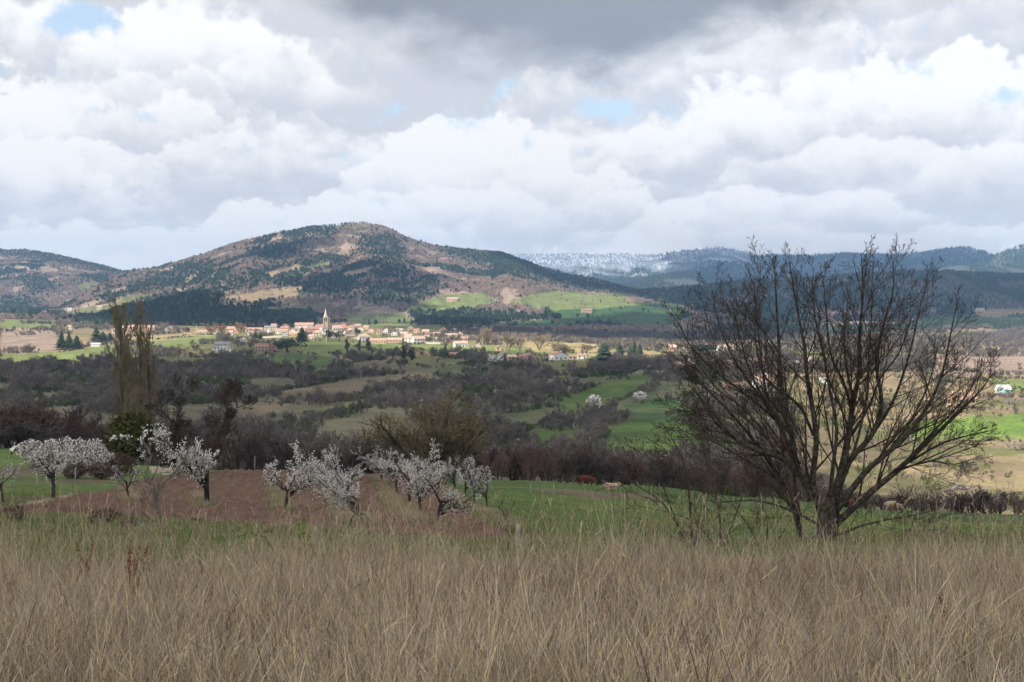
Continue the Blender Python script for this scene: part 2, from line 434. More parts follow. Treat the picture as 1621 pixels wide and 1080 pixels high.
def land_cover(x, y, z):
    d = np.maximum(y, 1.0); px = x / d * F + CX; py = HY - z / d * F
    n1 = fbm(x / 40.0, y / 40.0, 4, 51); n2 = fbm(x / 9.0, y / 9.0, 4, 57)
    C = np.empty(x.shape + (3,)); C[:] = SCRUB
    def paint(mask, c): C[mask] = c
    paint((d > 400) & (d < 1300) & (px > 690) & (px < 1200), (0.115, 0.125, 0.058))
    paint(d < 235, GREEN)
    paint(d < 28, (0.085, 0.068, 0.042))  # meadow soil darkened: shade deep between the stalks put into its colour
    paint(d > 1250, OLIVE)
    big = fbm(x / 300.0, y / 300.0, 4, 61)
    paint((d > 1250) & (d < 2700) & (big > 0.52), TAN)
    paint(d > 2700, PINK)
    paint((d > 2700) & (big > 0.6), (0.19, 0.16, 0.095))
    paint((d > 5600) & (px > 700), (0.09, 0.10, 0.08))
    paint((d > 6300) & (px <= 700), PINK)
    # wandering field edges
    wx = px + (fbm(x / (d * 0.012 + 1), y / (d * 0.03 + 1), 2, 71) - 0.5) * 9; wy = py + (fbm(x / (d * 0.012 + 1), y / (d * 0.03 + 1), 2, 77) - 0.5) * 4
    for poly, c in FIELDS:
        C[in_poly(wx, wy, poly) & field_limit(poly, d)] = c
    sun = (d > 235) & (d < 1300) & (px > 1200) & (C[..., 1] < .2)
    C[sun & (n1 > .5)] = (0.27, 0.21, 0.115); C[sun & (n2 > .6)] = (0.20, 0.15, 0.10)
    # hay-coloured hedge bank across the pasture and the reddish path verge
    C[(d > 118) & (d < 150) & (px > 840) & (n2 > 0.42) & (py < 792) & (py > 774)] = (0.17, 0.125, 0.075)
    C[in_poly(px, py, [(18,801),(112,781),(118,786),(30,808)]) & (d < 200)] = TRACK
    C[in_poly(px, py, [(236,738),(262,728),(284,738),(270,750),(240,750)]) & (d < 200)] = TRACK
    C[in_poly(px, py, [(0,742),(60,738),(240,742),(110,782),(20,800),(0,800)]) & (d < 230) & (n2 > .45)] = (0.12, 0.10, 0.055)
    # snow on the far range crest
    snl = 250 + (fbm(x / 120.0, y / 240.0, 5, 81) - 0.5) * 330 + sstep(px, 940, 1180) * 100 - 60 + sstep(px, 1150, 1300) * 130
    sn = (sstep(z - snl, -70, 70) * (d > 8300))[..., None]
    C = C * (1 - sn) + np.array([0.50, 0.54, 0.60]) * sn
    v = (0.72 + 0.56 * n1) * (0.8 + 0.4 * n2)
    C *= v[..., None]
    # grass dries out in patches
    dry = sstep(fbm(x / 14.0, y / 14.0, 3, 91), 0.56, 0.72) * (d > 30) * (d < 1300)
    C = C * (1 - 0.35 * dry[..., None]) + np.array([0.20, 0.17, 0.08]) * 0.35 * dry[..., None]
    return C

def ground_material():
    def build(t, b, out):
        at = t.new('ShaderNodeAttribute'); at.attribute_name = 'cover'
        g = t.new('ShaderNodeNewGeometry')
        n = t.noise(g.outputs['Position'], 0.9, 6.0, 0.65)
        n2 = t.noise(g.outputs['Position'], 0.06, 5.0, 0.6)
        k = t.m('MULTIPLY', t.smooth(n, 0.25, 0.75, 0.72, 1.22), t.smooth(n2, 0.3, 0.7, 0.8, 1.15))
        c = t.mix(1.0, at.outputs['Color'], t.comb(k, k, k), 'MULTIPLY')
        t.l.new(c, b.inputs['Base Color'])
        bp = t.new('ShaderNodeBump'); bp.inputs['Strength'].default_value = 0.5; bp.inputs['Distance'].default_value = 0.3
        t.l.new(n, bp.inputs['Height']); t.l.new(bp.outputs[0], b.inputs['Normal'])
    return mat('ground_cover', build, 0.95)

def grid_object(name, X, Y, Z, material, cover=True):
    r, c = X.shape
    V = np.stack([X, Y, Z], -1).reshape(-1, 3)
    i = np.arange(r * c).reshape(r, c)
    Fq = np.stack([i[:-1, :-1], i[:-1, 1:], i[1:, 1:], i[1:, :-1]], -1).reshape(-1, 4)
    me = bpy.data.meshes.new(name)
    me.vertices.add(len(V)); me.vertices.foreach_set('co', V.astype(np.float32).ravel())
    me.loops.add(Fq.size); me.loops.foreach_set('vertex_index', Fq.astype(np.int32).ravel())
    me.polygons.add(len(Fq)); me.polygons.foreach_set('loop_start', np.arange(0, Fq.size, 4, dtype=np.int32))
    me.polygons.foreach_set('use_smooth', np.ones(len(Fq), bool))
    me.update(calc_edges=True)
    if cover is not False:
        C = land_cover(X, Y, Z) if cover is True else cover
        a = me.attributes.new('cover', 'FLOAT_COLOR', 'POINT')
        a.data.foreach_set('color', np.concatenate([C.reshape(-1, 3), np.ones((r * c, 1))], 1).astype(np.float32).ravel())
    me.materials.append(material)
    return obj(name, me)

def build_terrain():
    gm = ground_material()
    inner = np.linspace(-60, 1681, 660)
    side = np.array([90, 220, 420, 700, 1000, 1500])
    pxs = np.concatenate([-60 - side[::-1], inner, 1681 + side])
    d1 = np.exp(np.linspace(math.log(6), math.log(230), 110))
    d2 = np.exp(np.linspace(math.log(230), math.log(2350), 200))[1:]
    d3 = np.exp(np.linspace(math.log(2350), math.log(12300), 250))[1:]
    def sheet(name, ds):
        PX, D = np.meshgrid(pxs, ds); X = (PX - CX) / F * D
        Z = height(X, D)
        return tag(grid_object(name, X, D, Z, gm), kind='structure')
    sheet('ground', np.concatenate([d1, d2]))
    sheet('hills', np.concatenate([d2[-1:], d3]))
    # hillside the camera stands on, beside and behind
    xs = np.linspace(-60, 60, 60); ys = np.linspace(-50, 6.0, 34)
    X, Y = np.meshgrid(xs, ys)
    tag(grid_object('hillside', X, Y, height(X, Y) - np.where(Y > 5.5, 0.0, 0.0), gm), kind='structure')
build_terrain()
# ------------------------------------------------------------------ broken clouds between the sun and the valley
_t = (1 + 5 ** 0.5) / 2
ICO_V = np.array([(-1,_t,0),(1,_t,0),(-1,-_t,0),(1,-_t,0),(0,-1,_t),(0,1,_t),(0,-1,-_t),(0,1,-_t),(_t,0,-1),(_t,0,1),(-_t,0,-1),(-_t,0,1)], float)
ICO_V /= np.linalg.norm(ICO_V[0])
ICO_F = [(0,11,5),(0,5,1),(0,1,7),(0,7,10),(0,10,11),(1,5,9),(5,11,4),(11,10,2),(10,7,6),(7,1,8),(3,9,4),(3,4,2),(3,2,6),(3,6,8),(3,8,9),(4,9,5),(2,4,11),(6,2,10),(8,6,7),(9,8,1)]
def ico_sub(V, Fc):
    V = [tuple(v) for v in V]; cache = {}; out = []
    def mid(a, b):
        k = (min(a, b), max(a, b))
        if k not in cache:
            m = (np.array(V[a]) + np.array(V[b])) / 2; m /= np.linalg.norm(m); V.append(tuple(m)); cache[k] = len(V) - 1
        return cache[k]
    for a, b, c in Fc:
        x, y, z = mid(a, b), mid(b, c), mid(c, a); out += [(a, x, z), (b, y, x), (c, z, y), (x, y, z)]
    return np.array(V), out
ICO2_V, ICO2_F = ico_sub(ICO_V, ICO_F)
CLOUD_ALT = 2500.0
def W(px, d): return ((px - CX) / F * d, d)
CLOUD_SHADE = [  # outline of each cloud's shadow on the ground, puff size
 ([(-170,-80),(150,-80),(150,210),(75,285),(-330,285),(-330,-80)], 55),
 ([(75,285), W(1275,400), W(1200,560), W(1120,720), W(1075,880), W(1045,1130), W(960,1215), W(760,1270), W(600,1480), W(450,1790), W(335,1800), W(200,1370), W(0,1225), W(-500,1225), W(-500,285)], 62),
 ([W(90,2800), W(420,2640), W(500,2720), W(540,2900), W(490,3050), W(570,3300), W(640,3420), W(450,3520), W(330,3450), W(200,3400), W(105,3150)], 70),
 ([W(635,2950), W(700,2560), W(780,2330), W(1000,2230), W(1100,2150), W(1200,2300), W(1230,3300), W(1060,3400), W(1000,3330), W(880,3150), W(760,3080)], 75),
 ([W(1020,4300), W(1090,3600), W(1200,3180), W(1500,3200), W(1720,3100), W(1720,5500), W(1300,5500), W(1110,5200)], 105),
 ([W(385,4500), W(470,4480), W(485,4850), W(425,4930)], 70),
 ([W(800,5080), W(890,4560), W(1030,4560), W(1040,5400), W(850,5400)], 80),
 ([W(475,3650), W(620,3620), W(660,3980), W(600,4200), W(520,4150)], 70),
 ([W(1070,9600), W(1110,8100), W(1440,8100), W(1560,9400), W(1560,12300), W(1075,12300)], 210),
]
def build_clouds():
    def build(t, b, out):
        b.inputs['Base Color'].default_value = (0.85, 0.86, 0.88, 1)
        tr = t.new('ShaderNodeBsdfTranslucent'); tr.inputs[0].default_value = (0.8, 0.82, 0.86, 1)
        mx = t.new('ShaderNodeMixShader'); mx.inputs[0].default_value = 0.35
        t.l.new(b.outputs[0], mx.inputs[1]); t.l.new(tr.outputs[0], mx.inputs[2])
        tp = t.new('ShaderNodeBsdfTransparent'); m2 = t.new('ShaderNodeMixShader'); m2.inputs[0].default_value = thin
        t.l.new(mx.outputs[0], m2.inputs[1]); t.l.new(tp.outputs[0], m2.inputs[2]); t.l.new(m2.outputs[0], out.inputs[0])
    thin = 0.0; cm_thick = mat('cloud_vapour', build, 1.0); thin = 0.745; cm_mid = mat('thin_cloud_vapour', build, 1.0); thin = 0.835; cm_thin = mat('thinner_cloud_vapour', build, 1.0)
    r = np.random.default_rng(3)
    for i, (poly, size) in enumerate(CLOUD_SHADE):
        cm = (cm_thin, cm_mid)[i] if i < 2 else cm_thick
        P = np.array(poly, float)
        Z = height(P[:, 0], np.maximum(P[:, 1], 6))
        k = (CLOUD_ALT - Z) / SUN.z
        Q = P + k[:, None] * np.array([SUN.x, SUN.y])
        lo = Q.min(0); hi = Q.max(0); st = size * 0.95
        gx, gy = np.meshgrid(np.arange(lo[0], hi[0], st), np.arange(lo[1], hi[1], st))
        gx = (gx + r.uniform(-.3, .3, gx.shape) * st).ravel(); gy = (gy + r.uniform(-.3, .3, gy.shape) * st).ravel()
        ok = in_poly(gx, gy, [tuple(q) for q in Q])
        gx, gy = gx[ok], gy[ok]
        mb = MB()
        for x, y in zip(gx, gy):
            s = size * r.uniform(0.8, 1.25); c = np.array([x, y, CLOUD_ALT + r.uniform(-0.2, 0.9) * size])
            V = ICO_V * (1 + r.uniform(-.18, .18, (12, 1))) * np.array([s, s, s * 0.8]) + c
            mb.add([tuple(v) for v in V], ICO_F)
        o = obj('cloud', mb.mesh('cloud', [cm], True)); tag(o, kind='structure')
build_clouds()

# ------------------------------------------------------------------ branch growth
def vadd(a, b, k=1.0): return (a[0] + b[0] * k, a[1] + b[1] * k, a[2] + b[2] * k)
def vnorm(a):
    l = math.sqrt(a[0] ** 2 + a[1] ** 2 + a[2] ** 2) + 1e-9; return (a[0] / l, a[1] / l, a[2] / l)
def vcross(a, b): return (a[1] * b[2] - a[2] * b[1], a[2] * b[0] - a[0] * b[2], a[0] * b[1] - a[1] * b[0])
def rand_unit(rs): return vnorm((rs.gauss(0, 1), rs.gauss(0, 1), rs.gauss(0, 1)))
def grow(rs, out, p, d, L, r, lvl, sp):
    n = sp['seg'][lvl]; pts = [p]; w = sp['wander'][lvl]; up = sp['up'][lvl]; dirs = [d]
    for i in range(n):
        g = rand_unit(rs); d = vnorm((d[0] + g[0] * w, d[1] + g[1] * w, d[2] + g[2] * w + up))
        p = vadd(p, d, L / n); pts.append(p); dirs.append(d)
    out.append((pts, r, r * sp['taper'][lvl], lvl))
    if lvl + 1 < len(sp['seg']): kids(rs, out, pts, dirs, L, r, lvl, sp)
    return pts
def kids(rs, out, pts, dirs, L, r, lvl, sp):
    n = len(pts) - 1; k = sp['kids'][lvl]; s0 = sp['start'][lvl]
    for j in range(k):
        t = s0 + (1 - s0) * (j + rs.random()) / k
        x = t * n; i = min(int(x), n - 1); f = x - i
        q = tuple(pts[i][c] + (pts[i + 1][c] - pts[i][c]) * f for c in range(3))
        dd = dirs[min(i + 1, len(dirs) - 1)]
        side = vnorm(vcross(dd, rand_unit(rs)))
        a = sp['ang'][lvl] * rs.uniform(0.7, 1.25)
        cd = vnorm(vadd(tuple(c * math.cos(a) for c in dd), side, math.sin(a)))
        rr = r * (1 + (sp['taper'][lvl] - 1) * t)
        grow(rs, out, q, cd, L * sp['ratio'][lvl] * rs.uniform(0.65, 1.2) * (1.15 - sp.get('fall', 0.55) * t), rr * sp['rk'][lvl], lvl + 1, sp)
def seg_dirs(pts):
    ds = [vnorm(tuple(pts[i + 1][c] - pts[i][c] for c in range(3))) for i in range(len(pts) - 1)]
    return [ds[0]] + ds
def branches_to(mb, out, rs, sides=(6, 5, 4, 3, 3), ribbon_from=9, wmin=0.0, mi=0):
    for pts, r0, r1, lvl in out:
        if lvl >= ribbon_from:
            d = vnorm(tuple(pts[-1][c] - pts[0][c] for c in range(3)))
            mb.ribbon(pts, max(wmin, 2 * r0), max(wmin * 0.6, 2 * r1), vnorm(vcross(d, rand_unit(rs))), mi)
        else:
            n = len(pts); mb.tube(pts, [max(wmin * .5, r0 + (r1 - r0) * i / (n - 1)) for i in range(n)], sides[min(lvl, len(sides) - 1)], mi, cap=lvl < 2)

# ------------------------------------------------------------------ scattering of uncountable growth
proto_n = 0
def proto(me):
    global proto_n; proto_n += 1
    return bpy.data.objects.new('growth_source', me)
def scatter(name, label, cat, protos, pos, scale, rot, kind='stuff', tilt=None):
    n = len(pos)
    if n == 0: return None
    me = bpy.data.meshes.new(name)
    me.vertices.add(n); me.vertices.foreach_set('co', np.asarray(pos, np.float32).ravel())
    r = np.random.default_rng(n)
    a = me.attributes.new('sc', 'FLOAT_VECTOR', 'POINT')
    sc = np.asarray(scale, np.float32); sc = np.repeat(sc[:, None], 3, 1) if sc.ndim == 1 else sc
    a.data.foreach_set('vector', sc.ravel())
    a = me.attributes.new('ro', 'FLOAT_VECTOR', 'POINT')
    ro = np.zeros((n, 3), np.float32); ro[:, 2] = rot
    if tilt is not None: ro[:, 0] = r.normal(0, tilt, n); ro[:, 1] = r.normal(0, tilt, n)
    a.data.foreach_set('vector', ro.ravel())
    a = me.attributes.new('ix', 'INT', 'POINT'); a.data.foreach_set('value', r.integers(0, len(protos), n).astype(np.int32))
    for p in protos:
        for m in p.data.materials:
            if m.name not in [q.name for q in me.materials if q]: me.materials.append(m)
    o = obj(name, me)
    ng = bpy.data.node_groups.new(name, 'GeometryNodeTree')
    ng.interface.new_socket('Geometry', in_out='INPUT', socket_type='NodeSocketGeometry')
    ng.interface.new_socket('Geometry', in_out='OUTPUT', socket_type='NodeSocketGeometry')
    N = ng.nodes; Lk = ng.links
    gi = N.new('NodeGroupInput'); go = N.new('NodeGroupOutput')
    ip = N.new('GeometryNodeInstanceOnPoints'); j = N.new('GeometryNodeJoinGeometry')
    for p in protos:
        oi = N.new('GeometryNodeObjectInfo'); oi.inputs['Object'].default_value = p; oi.inputs['As Instance'].default_value = False
        g2 = N.new('GeometryNodeGeometryToInstance'); Lk.new(oi.outputs['Geometry'], g2.inputs[0]); Lk.new(g2.outputs[0], j.inputs[0])
    def named(nm, tp):
        q = N.new('GeometryNodeInputNamedAttribute'); q.data_type = tp; q.inputs['Name'].default_value = nm
        return [s for s in q.outputs if s.enabled][0]
    Lk.new(gi.outputs[0], ip.inputs['Points']); Lk.new(j.outputs[0], ip.inputs['Instance'])
    ip.inputs['Pick Instance'].default_value = True
    Lk.new(named('ix', 'INT'), ip.inputs['Instance Index'])
    Lk.new(named('sc', 'FLOAT_VECTOR'), ip.inputs['Scale'])
    e2r = N.new('FunctionNodeEulerToRotation'); Lk.new(named('ro', 'FLOAT_VECTOR'), e2r.inputs[0]); Lk.new(e2r.outputs[0], ip.inputs['Rotation'])
    Lk.new(ip.outputs[0], go.inputs[0])
    md = o.modifiers.new('growth', 'NODES'); md.node_group = ng
    return tag(o, label, cat, kind=kind)

# --- source shapes -------------------------------------------------
M_CONIF = var_mat('conifer_needles', (0.034, 0.056, 0.036), (0.056, 0.082, 0.046), 6.0, rnd=0.3)
M_PINE = var_mat('pine_needles', (0.036, 0.062, 0.026), (0.055, 0.085, 0.035), 6.0, rnd=0.3)
M_TWIG = var_mat('bare_twigs_pink', (0.40, 0.30, 0.235), (0.31, 0.23, 0.185), 5.0, rnd=0.28)
M_GREYTW = var_mat('bare_twigs_grey', (0.225, 0.197, 0.172), (0.14, 0.12, 0.105), 5.0, rnd=0.3)
M_PALETW = var_mat('bare_twigs_pale', (0.40, 0.33, 0.24), (0.31, 0.24, 0.17), 5.0, rnd=0.2)
M_REDTW = var_mat('bare_twigs_red', (0.145, 0.088, 0.078), (0.098, 0.068, 0.062), 5.0, rnd=0.25)
M_OLIVETW = var_mat('budding_twigs_olive', (0.175, 0.145, 0.075), (0.12, 0.10, 0.056), 5.0, rnd=0.2)
M_BARK = var_mat('dark_bark', (0.075, 0.062, 0.052), (0.035, 0.028, 0.024), 9.0, rnd=0.12, bump=0.6)
M_BUSH = var_mat('bush_leaves', (0.05, 0.075, 0.024), (0.075, 0.095, 0.03), 6.0, rnd=0.3)
M_BLOS = var_mat('blossom_petals', (0.93, 0.91, 0.88), (0.88, 0.83, 0.79), 9.0, rnd=0.04, transl=0.4)
M_SNOWT = var_mat('snowy_needles', (0.22, 0.25, 0.29), (0.38, 0.42, 0.47), 4.0, rnd=0.2)

def conifer_mesh(seed, tiers=5, sides=8, m=None, width=0.22):
    rs = random.Random(seed); mb = MB(); m = m or M_CONIF
    mb.tube([(0,0,-0.03),(0,0,0.25)], [0.016, 0.013], 4, 1)
    for k in range(tiers):
        z0 = 0.08 + 0.86 * k / tiers; z1 = min(1.0, z0 + 0.95 / tiers * 1.55); rad = width * (1 - k / tiers) ** 0.85 * rs.uniform(.85, 1.1) + 0.02
        V = [(rs.uniform(-.01, .01), rs.uniform(-.01, .01), z1)]; a0 = rs.random() * 6
        for i in range(2 * sides):
            a = a0 + i / (2 * sides) * 2 * math.pi; q = rad * (rs.uniform(.8, 1.2) if i % 2 == 0 else rs.uniform(.45, .7))
            V.append((q * math.cos(a), q * math.sin(a), z0 + (0.0 if i % 2 == 0 else 0.05) + rs.uniform(-.025, .02)))
        mb.add(V, [(0, 1 + i, 1 + (i + 1) % (2 * sides)) for i in range(2 * sides)])
    return mb.mesh('conifer', [m, M_BARK])
def pine_mesh(seed, m=None):
    """rounded evergreen: leafy tufts on a shell"""
    rs = random.Random(seed); mb = MB()
    mb.tube([(0,0,-.03),(0.02,0,.5)], [0.025, 0.015], 4, 1)
    for k in range(70):
        u = rand_unit(rs); q = rs.uniform(.55, 1.0)
        c = (u[0] * .27 * q, u[1] * .27 * q, .62 + u[2] * .36 * q)
        s = rs.uniform(.06, .12)
        for _ in range(2):
            a = rand_unit(rs); b = vnorm(vcross(a, rand_unit(rs)))
            mb.add([vadd(c, a, s), vadd(vadd(c, a, -s), b, s * .8), vadd(vadd(c, a, -s * .6), b, -s)], [(0, 1, 2)])
    return mb.mesh('evergreen', [m or M_PINE, M_BARK])
def far_bare_mesh(seed, m):
    rs = random.Random(seed); mb = MB()
    mb.ribbon([(0,0,-.03),(0,0,.5)], .03, .015, (1, 0, 0)); mb.ribbon([(0,0,-.03),(0,0,.5)], .03, .015, (0, 1, 0))
    for k in range(44):
        a = rs.random() * 2 * math.pi; e = rs.uniform(.25, 1.45); z0 = rs.uniform(.2, .6)
        L = rs.uniform(.22, .42) * (1.15 if e > 1 else .95)
        d = (math.cos(a) * math.cos(e), math.sin(a) * math.cos(e), math.sin(e))
        p0 = (d[0] * .06, d[1] * .06, z0); p1 = vadd(p0, d, L)
        mb.ribbon([p0, p1], .055, .035, vnorm(vcross(d, rand_unit(rs))))
    return mb.mesh('bare_tree', [m])
MID_SP = dict(seg=(4, 4, 3, 2), wander=(.10, .16, .22, .25), up=(.02, .07, .06, .03), taper=(.45, .35, .35, .3), kids=(8, 6, 5), start=(.22, .25, .3), ang=(.75, .7, .75), ratio=(.62, .58, .5), rk=(.6, .55, .55))
def bare_mesh(seed, m, sp=MID_SP, H=1.0, wmin=0.013, r0=0.03, stems=1, lean=0.0, bark=None):
    """leafless crown of unit height made of real limbs and twigs"""
    rs = random.Random(seed); out = []
    for s in range(stems):
        d = vnorm((rs.gauss(0, lean), rs.gauss(0, lean), 1.0))
        grow(rs, out, (rs.gauss(0, .02) * (stems > 1), rs.gauss(0, .02) * (stems > 1), -0.03), d, 0.62 * rs.uniform(.85, 1.1), r0, 0, sp)
    mb = MB()
    branches_to(mb, [b for b in out if b[3] == 0], rs, (5,), 9, 0, 1)
    branches_to(mb, [b for b in out if b[3] > 0], rs, (5, 4, 3), 1, wmin, 0)
    zm = max(v[2] for v in mb.v); mb.v = [(v[0] / zm, v[1] / zm, v[2] / zm) for v in mb.v]
    return mb.mesh('bare_tree', [m, bark or m])
def leafy_bush_mesh(seed, m, n=90, blossom=None, frac=0.0, ls=1.0):
    rs = random.Random(seed); mb = MB()
    for k in range(n):
        u = rand_unit(rs); q = rs.uniform(.3, 1.0) ** .5
        c = (u[0] * .5 * q, u[1] * .5 * q, max(.02, .48 + u[2] * .5 * q * rs.uniform(.8, 1.1)))
        s = rs.uniform(.05, .11) * ls; mi = 1 if rs.random() < frac else 0
        a = rand_unit(rs); b = vnorm(vcross(a, rand_unit(rs)))
        mb.add([vadd(c, a, s), vadd(vadd(c, a, -s * .7), b, s), vadd(vadd(c, a, -s * .7), b, -s)], [(0, 1, 2)], mi)
    for k in range(10):
        d = vnorm((rs.gauss(0, .5), rs.gauss(0, .5), 1)); mb.ribbon([(0, 0, -.03), vadd((0, 0, 0), d, .7)], .03, .012, vnorm(vcross(d, rand_unit(rs))), 2)
    return mb.mesh('bush', [m, blossom or m, M_BARK])

# --- sampling ------------------------------------------------------
_hz = {}
def visible(px, d, z, extra):
    """keeps what is not hidden behind nearer ground (extra metres of tree above ground)"""
    key = np.round(px / 6).astype(int); keep = np.zeros(len(px), bool)
    for k in np.unique(key):
        if k not in _hz:
            x = (k * 6 - CX) / F * _D; _hz[k] = np.minimum.accumulate(HY - height(x, _D) / _D * F)
        m = key == k
        i = np.clip(np.searchsorted(_D, d[m] * 0.99) - 1, 0, len(_D) - 1)
        keep[m] = (HY - (z[m] + extra) / d[m] * F) < _hz[k][i] + 1.0
    return keep
def samples(d0, d1, spacing, px0=-40, px1=1660, seed=1, extra=10):
    r = np.random.default_rng(seed)
    area = (px1 - px0) / F * (d1 ** 2 - d0 ** 2) / 2
    n = int(area / spacing ** 2)
    d = np.sqrt(r.uniform(d0 ** 2, d1 ** 2, n)); px = r.uniform(px0, px1, n)
    x = (px - CX) / F * d; z = height(x, d)
    k = visible(px, d, z, extra)
    x, d, z, px = x[k], d[k], z[k], px[k]
    return x, d, z, px, HY - z / d * F
K_POLY = [
 [(115,514),(150,500),(200,486),(250,474),(300,462),(345,462),(360,478),(330,487),(485,492),(505,502),(480,515),(400,518),(250,518),(140,517)],
 [(595,516),(640,500),(655,488),(720,488),(760,496),(820,499),(880,507),(880,514),(760,516),(690,521),(630,521)],
 [(575,376),(622,373),(645,408),(600,412),(578,398)], [(690,392),(800,401),(830,418),(870,432),(1020,462),(1030,470),(900,456),(800,430),(720,408)],
 [(620,452),(690,440),(690,480),(610,482),(540,472),(480,468),(470,458),(560,450)], [(330,450),(420,425),(520,405),(560,412),(470,440),(340,466)], [(240,440),(300,420),(345,412),(300,440),(180,480),(160,478)],
 [(390,400),(460,380),(490,375),(470,405),(410,418)], [(0,396),(60,397),(190,428),(240,436),(190,434),(60,408),(0,404)], [(20,440),(60,435),(90,458),(50,466)], [(130,440),(170,440),(165,452),(135,450)],
 [(0,470),(60,478),(50,500),(0,495)], [(1020,460),(1150,455),(1250,462),(1040,482)], [(1575,512),(1660,495),(1660,530),(1590,530)], [(600,410),(640,420),(650,445),(600,440)], [(440,355),(530,352),(528,368),(450,374)],
]
def build_forests():
    r = np.random.default_rng(11)
    M_HAZEC = var_mat('hazed_mountain_needles', (0.052, 0.078, 0.052), (0.08, 0.11, 0.065), 6.0, rnd=0.3)  # needles lightened on the mountain: distance haze put into the colour
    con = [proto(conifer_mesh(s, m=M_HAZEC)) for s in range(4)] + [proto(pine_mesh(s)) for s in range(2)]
    dark = [proto(conifer_mesh(s + 20)) for s in range(4)]
    pk = [proto(far_bare_mesh(s, M_TWIG)) for s in range(5)]
    gy = [proto(far_bare_mesh(s + 10, M_GREYTW)) for s in range(4)]
    sn = [proto(conifer_mesh(s + 40, 3, 6, M_SNOWT)) for s in range(3)]
    # mountain sides
    def emit(name, label, protos, x, d, z, h, wide=1.0):
        if len(x) == 0: return
        sc = np.stack([h * wide, h * wide, h], 1)
        scatter(name, label, 'forest', protos, np.stack([x, d, z - 0.3], 1), sc, r.uniform(0, 6.28, len(x)))
    x, d, z, px, py = samples(2650, 7000, 7.5, -40, 1180, 5)
    inf = in_fields(px, py, d)
    kp = np.zeros(len(x), bool)
    for pi, p in enumerate(K_POLY): kp |= (r.random(len(x)) < (.95 if pi < 2 else .62)) & in_poly(px + r.normal(0, 9, len(px)), py + r.normal(0, 3.5, len(px)), p)
    nz = fbm(x / 170.0, d / 340.0, 4, 101); nz2 = fbm(x / 60, d / 120, 3, 107)
    conif = kp | (nz > 0.645) | (r.random(len(x)) < 0.035)
    # open ground at the valley floor
    low = (d < 3300) & ~kp
    keep = ~inf & ~(low & (nz2 < 0.5)) & ~((nz2 < 0.40) & ~kp) | (inf & (r.random(len(x)) < 0.015))
    c = keep & conif; b = keep & ~conif
    emit('conifer_forest', 'dark conifer woods in patches on the mountain slopes', con, x[c], d[c], z[c], r.uniform(8, 14, c.sum()), 1.2)
    emit('bare_forest', 'pinkish brown leafless woods covering the mountain slopes', pk, x[b], d[b], z[b], r.uniform(6, 10, b.sum()), 1.35)
    # dark hill on the east side
    x, d, z, px, py = samples(2650, 5300, 9.0, 1000, 1660, 6)
    inf = in_fields(px, py, d); nz = fbm(x / 120.0, d / 240.0, 3, 111)
    keep = (~inf | (inf & (px > 1150) & (d < 3300) & (nz > .56))) & ((d > 3700) | (nz > .40)) & ((d > 3300) | (px > 1130)); c = keep & ((nz > 0.5) | (r.random(len(x)) < .15)); b = keep & ~c
    emit('conifer_forest', 'dark conifers on the shaded eastern hill', dark, x[c], d[c], z[c], r.uniform(10, 18, c.sum()), 1.15)
    emit('bare_forest', 'grey brown leafless woods on the shaded eastern hill', gy, x[b], d[b], z[b], r.uniform(8, 13, b.sum()), 1.25)
    # far ranges
    x, d, z, px, py = samples(6600, 9200, 17.0, 880, 1660, 7)
    m = (fbm(x / 220.0, d / 400.0, 3, 113) > 0.42) & ~in_fields(px, py, d)
    emit('conifer_forest', 'wooded knolls in front of the far range', dark, x[m], d[m], z[m], r.uniform(12, 20, m.sum()), 1.3)
    x, d, z, px, py = samples(8000, 12200, 26.0, 680, 1660, 8)
    snow = z > 190 + sstep(px, 940, 1180) * 100 - 40 + sstep(px, 1150, 1300) * 200 + (fbm(x / 150.0, d / 300.0, 4, 117) - .5) * 200
    a = snow & (r.random(len(x)) < .4); b = ~snow
    emit('snowy_forest', 'snow dusted conifer woods on the far crest', sn, x[a], d[a], z[a], r.uniform(14, 22, a.sum()), 1.4)
    emit('conifer_forest', 'blue dark woods on the far range', dark, x[b], d[b], z[b], r.uniform(14, 22, b.sum()), 1.4)
build_forests()

